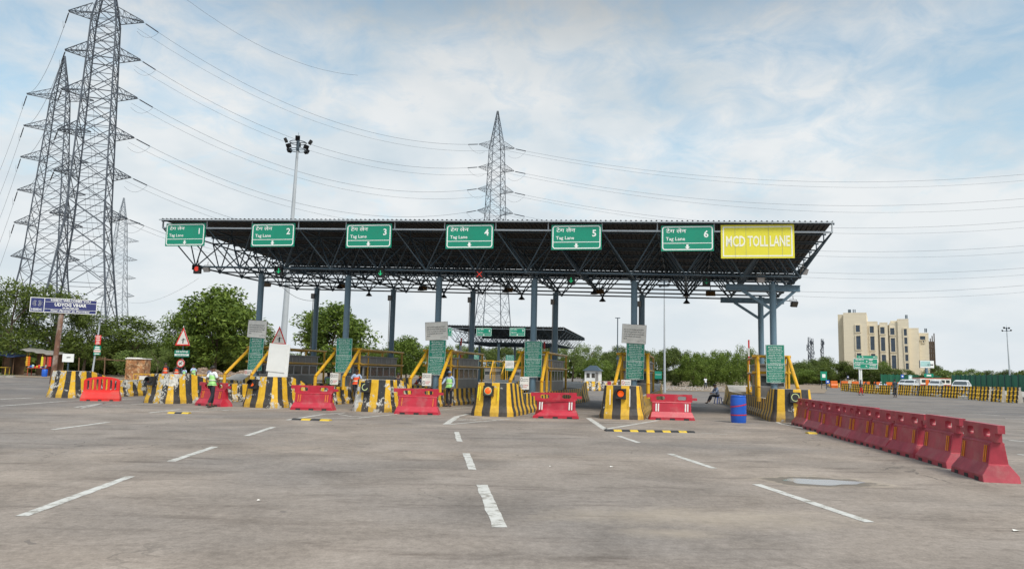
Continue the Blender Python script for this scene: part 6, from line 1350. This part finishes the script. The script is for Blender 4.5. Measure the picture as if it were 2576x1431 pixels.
# billboard
c = at(2331, 916, 190); r = empty('billboard', (c.x, 190, 0), 0, 'pale blue and white billboard on a single blue post', 'billboard'); k = 190 / FPX; mb = MB(); mb.box((0, 0, c.z), (36 * k, .3, 19 * k)); mb.build('frame', M['steel'], r)
mb = MB(); mb.box((0, -.17, c.z), (35 * k, .04, 18 * k)); o = mb.build('poster', M['white'], r); mb = MB(); mb.box((-4 * k, -.2, c.z + 1 * k), (25 * k, .03, 13 * k)); mb.build('picture', M['teal'], o); mb = MB(); mb.text('20 लाख', 4 * k, T((8 * k, -.23, c.z - 3 * k)), 0, 'c', 15 * k, bold=.02); mb.build('lettering', M['ink'], o)
mb = MB(); mb.tube((0, .2, 0), (0, .2, c.z), .35, 12); mb.build('post', M['column'], r)
# small green plates and posts in the distance
def small_sign(px, py, Y, w_, h_, mt, label, white=False):
    c = at(px, py, Y); r = empty('road_sign', (c.x, Y, 0), 0, label, 'road sign'); mb = MB(); mb.box((0, 0, c.z), (w_, .08, h_)); mb.build('panel', M[mt], r); mb = MB(); mb.tube((-w_ * .3, .1, 0), (-w_ * .3, .1, c.z), .06, 8); mb.build('post', M['steel'], r)
    mb = MB(); mb.box((0, -.05, c.z), (w_ * .5, .02, h_ * .4)); mb.build('symbol', M['white'], r)
small_sign(2072, 945, 130, 1.1, 1.5, 'sgreen', 'small green sign with a white symbol left of the orange barriers'); small_sign(2336.5, 944, 150, 1.8, .7, 'sgreen', 'small green plate near the white cars'); small_sign(2082, 960, 128, .6, .6, 'blue', 'small blue keep-left plate above the low striped blocks'); small_sign(2270, 946, 150, .6, .7, 'blue', 'small round-cornered blue plate above the man in dark blue'); small_sign(2133, 948, 160, .4, .6, 'blue_ink', 'tiny dark blue plate left of the direction sign poles'); small_sign(2290, 949, 150, .7, .9, 'teal', 'pale teal plate left of the white cars')
# orange plastic barriers
for i in range(7):
    a = at(2098 + i * 17.5, 968, 150); mb = MB(); prof = [(0, .3), (.5, .3), (.8, .16), (1.4, .1)]
    rg = [[(-.66, -y, z), (.66, -y, z), (.66, y, z), (-.66, y, z)] for z, y in prof]
    for p_, q_ in zip(rg[:-1], rg[1:]): mb.add(p_ + q_, [(j, (j + 1) % 4, 4 + (j + 1) % 4, 4 + j) for j in range(4)])
    mb.add(rg[-1], [(0, 1, 2, 3)]); o = mb.build('orange_barrier', M['orange_pl'], None, (a.x, 150 - i * 1.6, 0), .05); tag(o, 'far orange plastic barrier, ' + ['leftmost', 'second from the left', 'third from the left', 'middle one', 'third from the right', 'second from the right', 'rightmost'][i], 'road barrier', 'orange barriers in the distance')
# long row of concrete median barriers
def conc(p, rz, label, mt, sc=1.0, L_=1.75):
    r = empty('median_barrier', p, rz, label, 'concrete barrier', 'concrete median barriers on the right'); r.scale = (sc,) * 3
    prof = [(-.42, 0), (-.42, .28), (-.30, .36), (-.34, .62), (-.22, .74), (-.24, 1.02), (-.14, 1.10), (-.15, 1.38), (.15, 1.38), (.14, 1.10), (.24, 1.02), (.22, .74), (.34, .62), (.30, .36), (.42, .28), (.42, 0)]
    mb = MB(); n = len(prof); vs = [(x, y, z) for x in (-L_ / 2, L_ / 2) for y, z in prof]; u0 = random.random()
    mb.add(vs, [(j, n + j, n + j + 1, j + 1) for j in range(n - 1)], 0, None, [[(u0, prof[j][1] + .4), (u0 + L_, prof[j][1] + .4), (u0 + L_, prof[j + 1][1] + .4), (u0, prof[j + 1][1] + .4)] for j in range(n - 1)])
    mb.add(vs, [tuple(range(n)), tuple(range(n, 2 * n))[::-1]], 1); o = mb.build('block', [mt, M['concrete']], r)
    q = MB(); q.lathe([(.06, 0), (.06, .02)], 10, 0, T((-L_ / 2 - .012, 0, .8)) @ Matrix.Rotation(PI / 2, 4, 'Y')); q.build('lifting_hole', M['ink'], r); return r
M['sm1'] = stripe_mat('median_stripe', .04, .17, .8); M['sm2'] = stripe_mat('median_stripe_faded', .16, .17, .9)
ends = [(2562, 1013.5), (2521, 1011), (2488, 1008.3), (2461, 1005.7), (2435, 1003.2), (2411, 1001.2), (2390, 999.8), (2370, 998.3), (2350, 996.9), (2330, 996), (2310, 995.2), (2292, 994.5), (2274, 993.8), (2257, 993.2), (2242, 992.5), (2228, 991.8), (2215, 991), (2203, 990.2), (2191, 989.3), (2180, 988.3), (2169, 987.3), (2159, 986.3), (2149, 985.3), (2139, 984.3), (2129, 983.2)]
words = ['at the right edge of the photo', 'second from the right edge', 'third from the right edge', 'fourth from the right edge', 'below the right side of the nearest white car', 'below the left side of the nearest white car', 'seventh from the right edge, left of the nearest white car', 'eighth from the right edge, before the bus', 'ninth from the right edge, before the bus', 'tenth from the right edge, before the bus', 'below the left end of the bus', 'below the right one of the two far white cars', 'below the left one of the two far white cars', 'directly behind the man in dark blue', 'just left of the man in dark blue', 'below the rider in a pale blue shirt', 'below the rider in a white shirt', 'below the helmeted rider', 'second right of the red-trousered walker', 'just right of the red-trousered walker', 'behind the red-trousered walker', 'just left of the red-trousered walker'] + [f'{q} from the far left end of the row' for q in ('third', 'second', 'first')]
for i, (px, py) in enumerate(ends):
    p = gp(px, py); q = gp(*ends[i + 1]) if i + 1 < len(ends) else p + (p - gp(*ends[i - 1])); d = (q - p); rz = math.atan2(d.y, d.x) + PI
    conc(p.lerp(q, .0) + Vector((0, .5, 0)), rad(-60 + (i * 37 % 9) - 4), 'striped concrete barrier ' + words[i], M['sm1'] if i % 3 != 1 else M['sm2'], 1.0 - .17 * min(i / 15, 1), 1.02)
for i in range(5): small_barrier(gp(2098 - i * 4.4, 974.5 - i * .2), rad(-85), 'low yellow-black block at the far end, ' + ['rightmost', 'second from the right', 'middle', 'second from the left', 'leftmost'][i], 'low striped blocks by the blue plate', M['sm1'], 1.2, .9)
# raised carriageway beyond the median row
mb = MB(); pl = [(48.6, 40), (48.6, 80), (51.0, 92), (57.5, 115), (68, 140), (90, 185), (400, 185), (400, 40)]; n = len(pl)
mb.add([(x, y, 0) for x, y in pl] + [(x, y, .45) for x, y in pl], [tuple(range(n, 2 * n))[::-1]] + [(i, (i + 1) % n, n + (i + 1) % n, n + i)[::-1] for i in range(n)]); tag(mb.build('raised_road', M['concrete']), kind='structure')
# vehicles
def car(px, py, Y, rz, label, L_=4.2, Wd=1.72, H_=1.5):
    c = at(px, py, Y); r = empty('parked_car', (c.x, Y, .45), rz, label, 'car', 'white cars beyond the barriers')
    prof = [(-L_ / 2, .35, .80), (-L_ / 2, .72, .86), (-L_ * .27, .92, .93), (-L_ * .12, 1.38, .74), (L_ * .18, H_, .72), (L_ * .36, 1.0, .92), (L_ / 2, .92, .88), (L_ / 2, .38, .82)]
    mb = MB(); lo = [(y, .28) for y, z, w in prof]; n = len(prof)
    V = []
    for y, z, w in prof: hw = Wd / 2 * w; V += [(-hw, y, z), (hw, y, z)]
    for y, z, w in prof: V += [(-Wd / 2 * .93, y * .97, min(z, .62)), (Wd / 2 * .93, y * .97, min(z, .62))]
    for y, z, w in prof: V += [(-Wd / 2 * .9, y * .97, .26), (Wd / 2 * .9, y * .97, .26)]
    F = []
    for i in range(n - 1): F += [(2 * i, 2 * i + 2, 2 * i + 3, 2 * i + 1), (2 * i, 2 * n + 2 * i, 2 * n + 2 * i + 2, 2 * i + 2), (2 * i + 1, 2 * i + 3, 2 * n + 2 * i + 3, 2 * n + 2 * i + 1), (2 * n + 2 * i, 4 * n + 2 * i, 4 * n + 2 * i + 2, 2 * n + 2 * i + 2), (2 * n + 2 * i + 1, 2 * n + 2 * i + 3, 4 * n + 2 * i + 3, 4 * n + 2 * i + 1)]
    F += [(0, 1, 4 * n + 1, 4 * n), (2 * n - 2, 6 * n - 2, 6 * n - 1, 2 * n - 1)]
    mb.add(V, F); mb.build('body', M['carwhite'], r)
    mb = MB(); a, b = prof[2], prof[3]; f = lambda t: (a[0] + (b[0] - a[0]) * t - .02, a[1] + (b[1] - a[1]) * t + .01, Wd / 2 * (a[2] + (b[2] - a[2]) * t) * .92)
    (y0, z0, w0), (y1, z1, w1) = f(.08), f(.92); mb.add([(-w0, y0, z0), (w0, y0, z0), (w1, y1, z1), (-w1, y1, z1)], [(0, 1, 2, 3)]); mb.build('windscreen', M['glass'], r)
    for s in (-1, 1):
        mb = MB(); mb.add([(s * Wd * .455, -L_ * .2, .95), (s * Wd * .455, L_ * .30, 1.0), (s * Wd * .375, L_ * .18, 1.38), (s * Wd * .38, -L_ * .10, 1.33)], [(0, 1, 2, 3)]); mb.build('side_window', M['glass'], r)
        mb = MB(); mb.box((s * .60, -L_ / 2 * .985, .66), (.34, .08, .15)); mb.build('headlight', M['alu'], r)
        for y in (-L_ * .31, L_ * .30): mb = MB(); mb.lathe([(.2, -.1), (.31, -.1), (.31, .1), (.2, .1)], 16, 0, T((s * Wd * .43, y, .31)) @ Matrix.Rotation(PI / 2, 4, 'Y')); w_ = mb.build('wheel', M['tyre'], r)
    mb = MB(); mb.box((0, -L_ / 2 - .01, .52), (1.0, .06, .18)); mb.build('grille', M['lampbox'], r)
    mb = MB(); mb.box((0, -L_ / 2 - .03, .36), (.5, .03, .12)); mb.build('number_plate', M['white'], r); return r
car(2418, 960, 86, rad(-38), 'white car driving beyond the barriers in front of the green fence'); car(2291, 960, 122, rad(-40), 'right one of two white cars far left of the bus'); car(2277, 960, 134, rad(-40), 'left one of two white cars beside the pale teal plate'); car(2354, 962, 126, rad(-40), 'white car partly before the bus')
def bus():
    c = at(2410 - 40, 950, 135); r = empty('bus', (at(2343, 950, 138).x, 138, .45), rad(4), 'long pale bus with a rust-red roof beyond the barriers', 'bus'); r.scale = (.8, 1, .66); L_ = 7.2
    mb = MB(); mb.box((0, 0, 1.55), (L_, 2.4, 2.3)); mb.build('body', M['offwhite'], r); mb = MB(); mb.box((0, 0, 2.78), (L_ + .1, 2.5, .18)); mb.build('roof', M['redtable'], r); mb = MB(); mb.box((0, -1.21, .9), (L_, .03, .35)); mb.build('stripe', M['red_old'], r)
    for i in range(6): mb = MB(); mb.box((-L_ / 2 + .75 + i * 1.14, -1.22, 1.95), (.85, .04, .75)); mb.build('window', M['glass'], r)
    mb = MB(); mb.box((-2.0, -1.23, 1.45), (.75, .04, 1.9)); mb.build('door', M['orange_pl'], r)
    for x_ in (-2.6, 2.4): mb = MB(); mb.lathe([(.3, -.12), (.48, -.12), (.48, .12), (.3, .12)], 16, 0, T((x_, -1.15, .48)) @ Matrix.Rotation(PI / 2, 4, 'X')); mb.build('wheel', M['tyre'], r)
bus()
# green netting fences
def net(px0, px1, Y0, Y1, h, label, n=14):
    a, b = Vector((X(px0, Y0), Y0, 0)), Vector((X(px1, Y1), Y1, 0)); r = empty('green_fence', a, 0, label, 'fence', 'green netting fences'); d = b - a; mb = MB(); vs = []
    for i in range(n * 3 + 1):
        u = i / (n * 3); p = d * u; vs += [(p.x, p.y + .15 * math.sin(i * 1.7), 0), (p.x, p.y + .1 * math.sin(i), h + .12 * math.sin(i * 2.3))]
    mb.add(vs, [(2 * i, 2 * i + 2, 2 * i + 3, 2 * i + 1) for i in range(n * 3)]); o = mb.build('netting', M['net'], r); s = o.modifiers.new('s', 'SOLIDIFY'); s.thickness = .03
    for i in range(n + 1): p = d * i / n; mb = MB(); mb.tube((p.x, p.y + .25, 0), (p.x, p.y + .25, h + .2), .05, 6); mb.build('post', M['steel'], r)
net(2394, 2600, 160, 118, 3.1, 'long dark green netting fence at the far right behind the white car'); net(2215, 2372, 195, 188, 3.2, 'paler green netting fence below the cream building')
# small paper scraps on the road
for px, py, s, lb in ((652, 1260, .03, 'small pale scrap lying on the road at the lower left'), (2557, 1336, .05, 'small white scrap on the road at the lower right'), (1385, 1174, .025, 'tiny pale scrap on the road near the centre dashes'), (1540, 1175, .05, 'flattened pale scrap right of the centre dashes')):
    p = gp(px, py); mb = MB(); mb.add([(-s, -s * .5, .012), (s, -s * .4, .02), (s * .8, s * .6, .01), (-s * .7, s * .5, .025)], [(0, 1, 2, 3)]); o = mb.build('paper_scrap', M['offwhite'], None, p); tag(o, lb, 'litter')
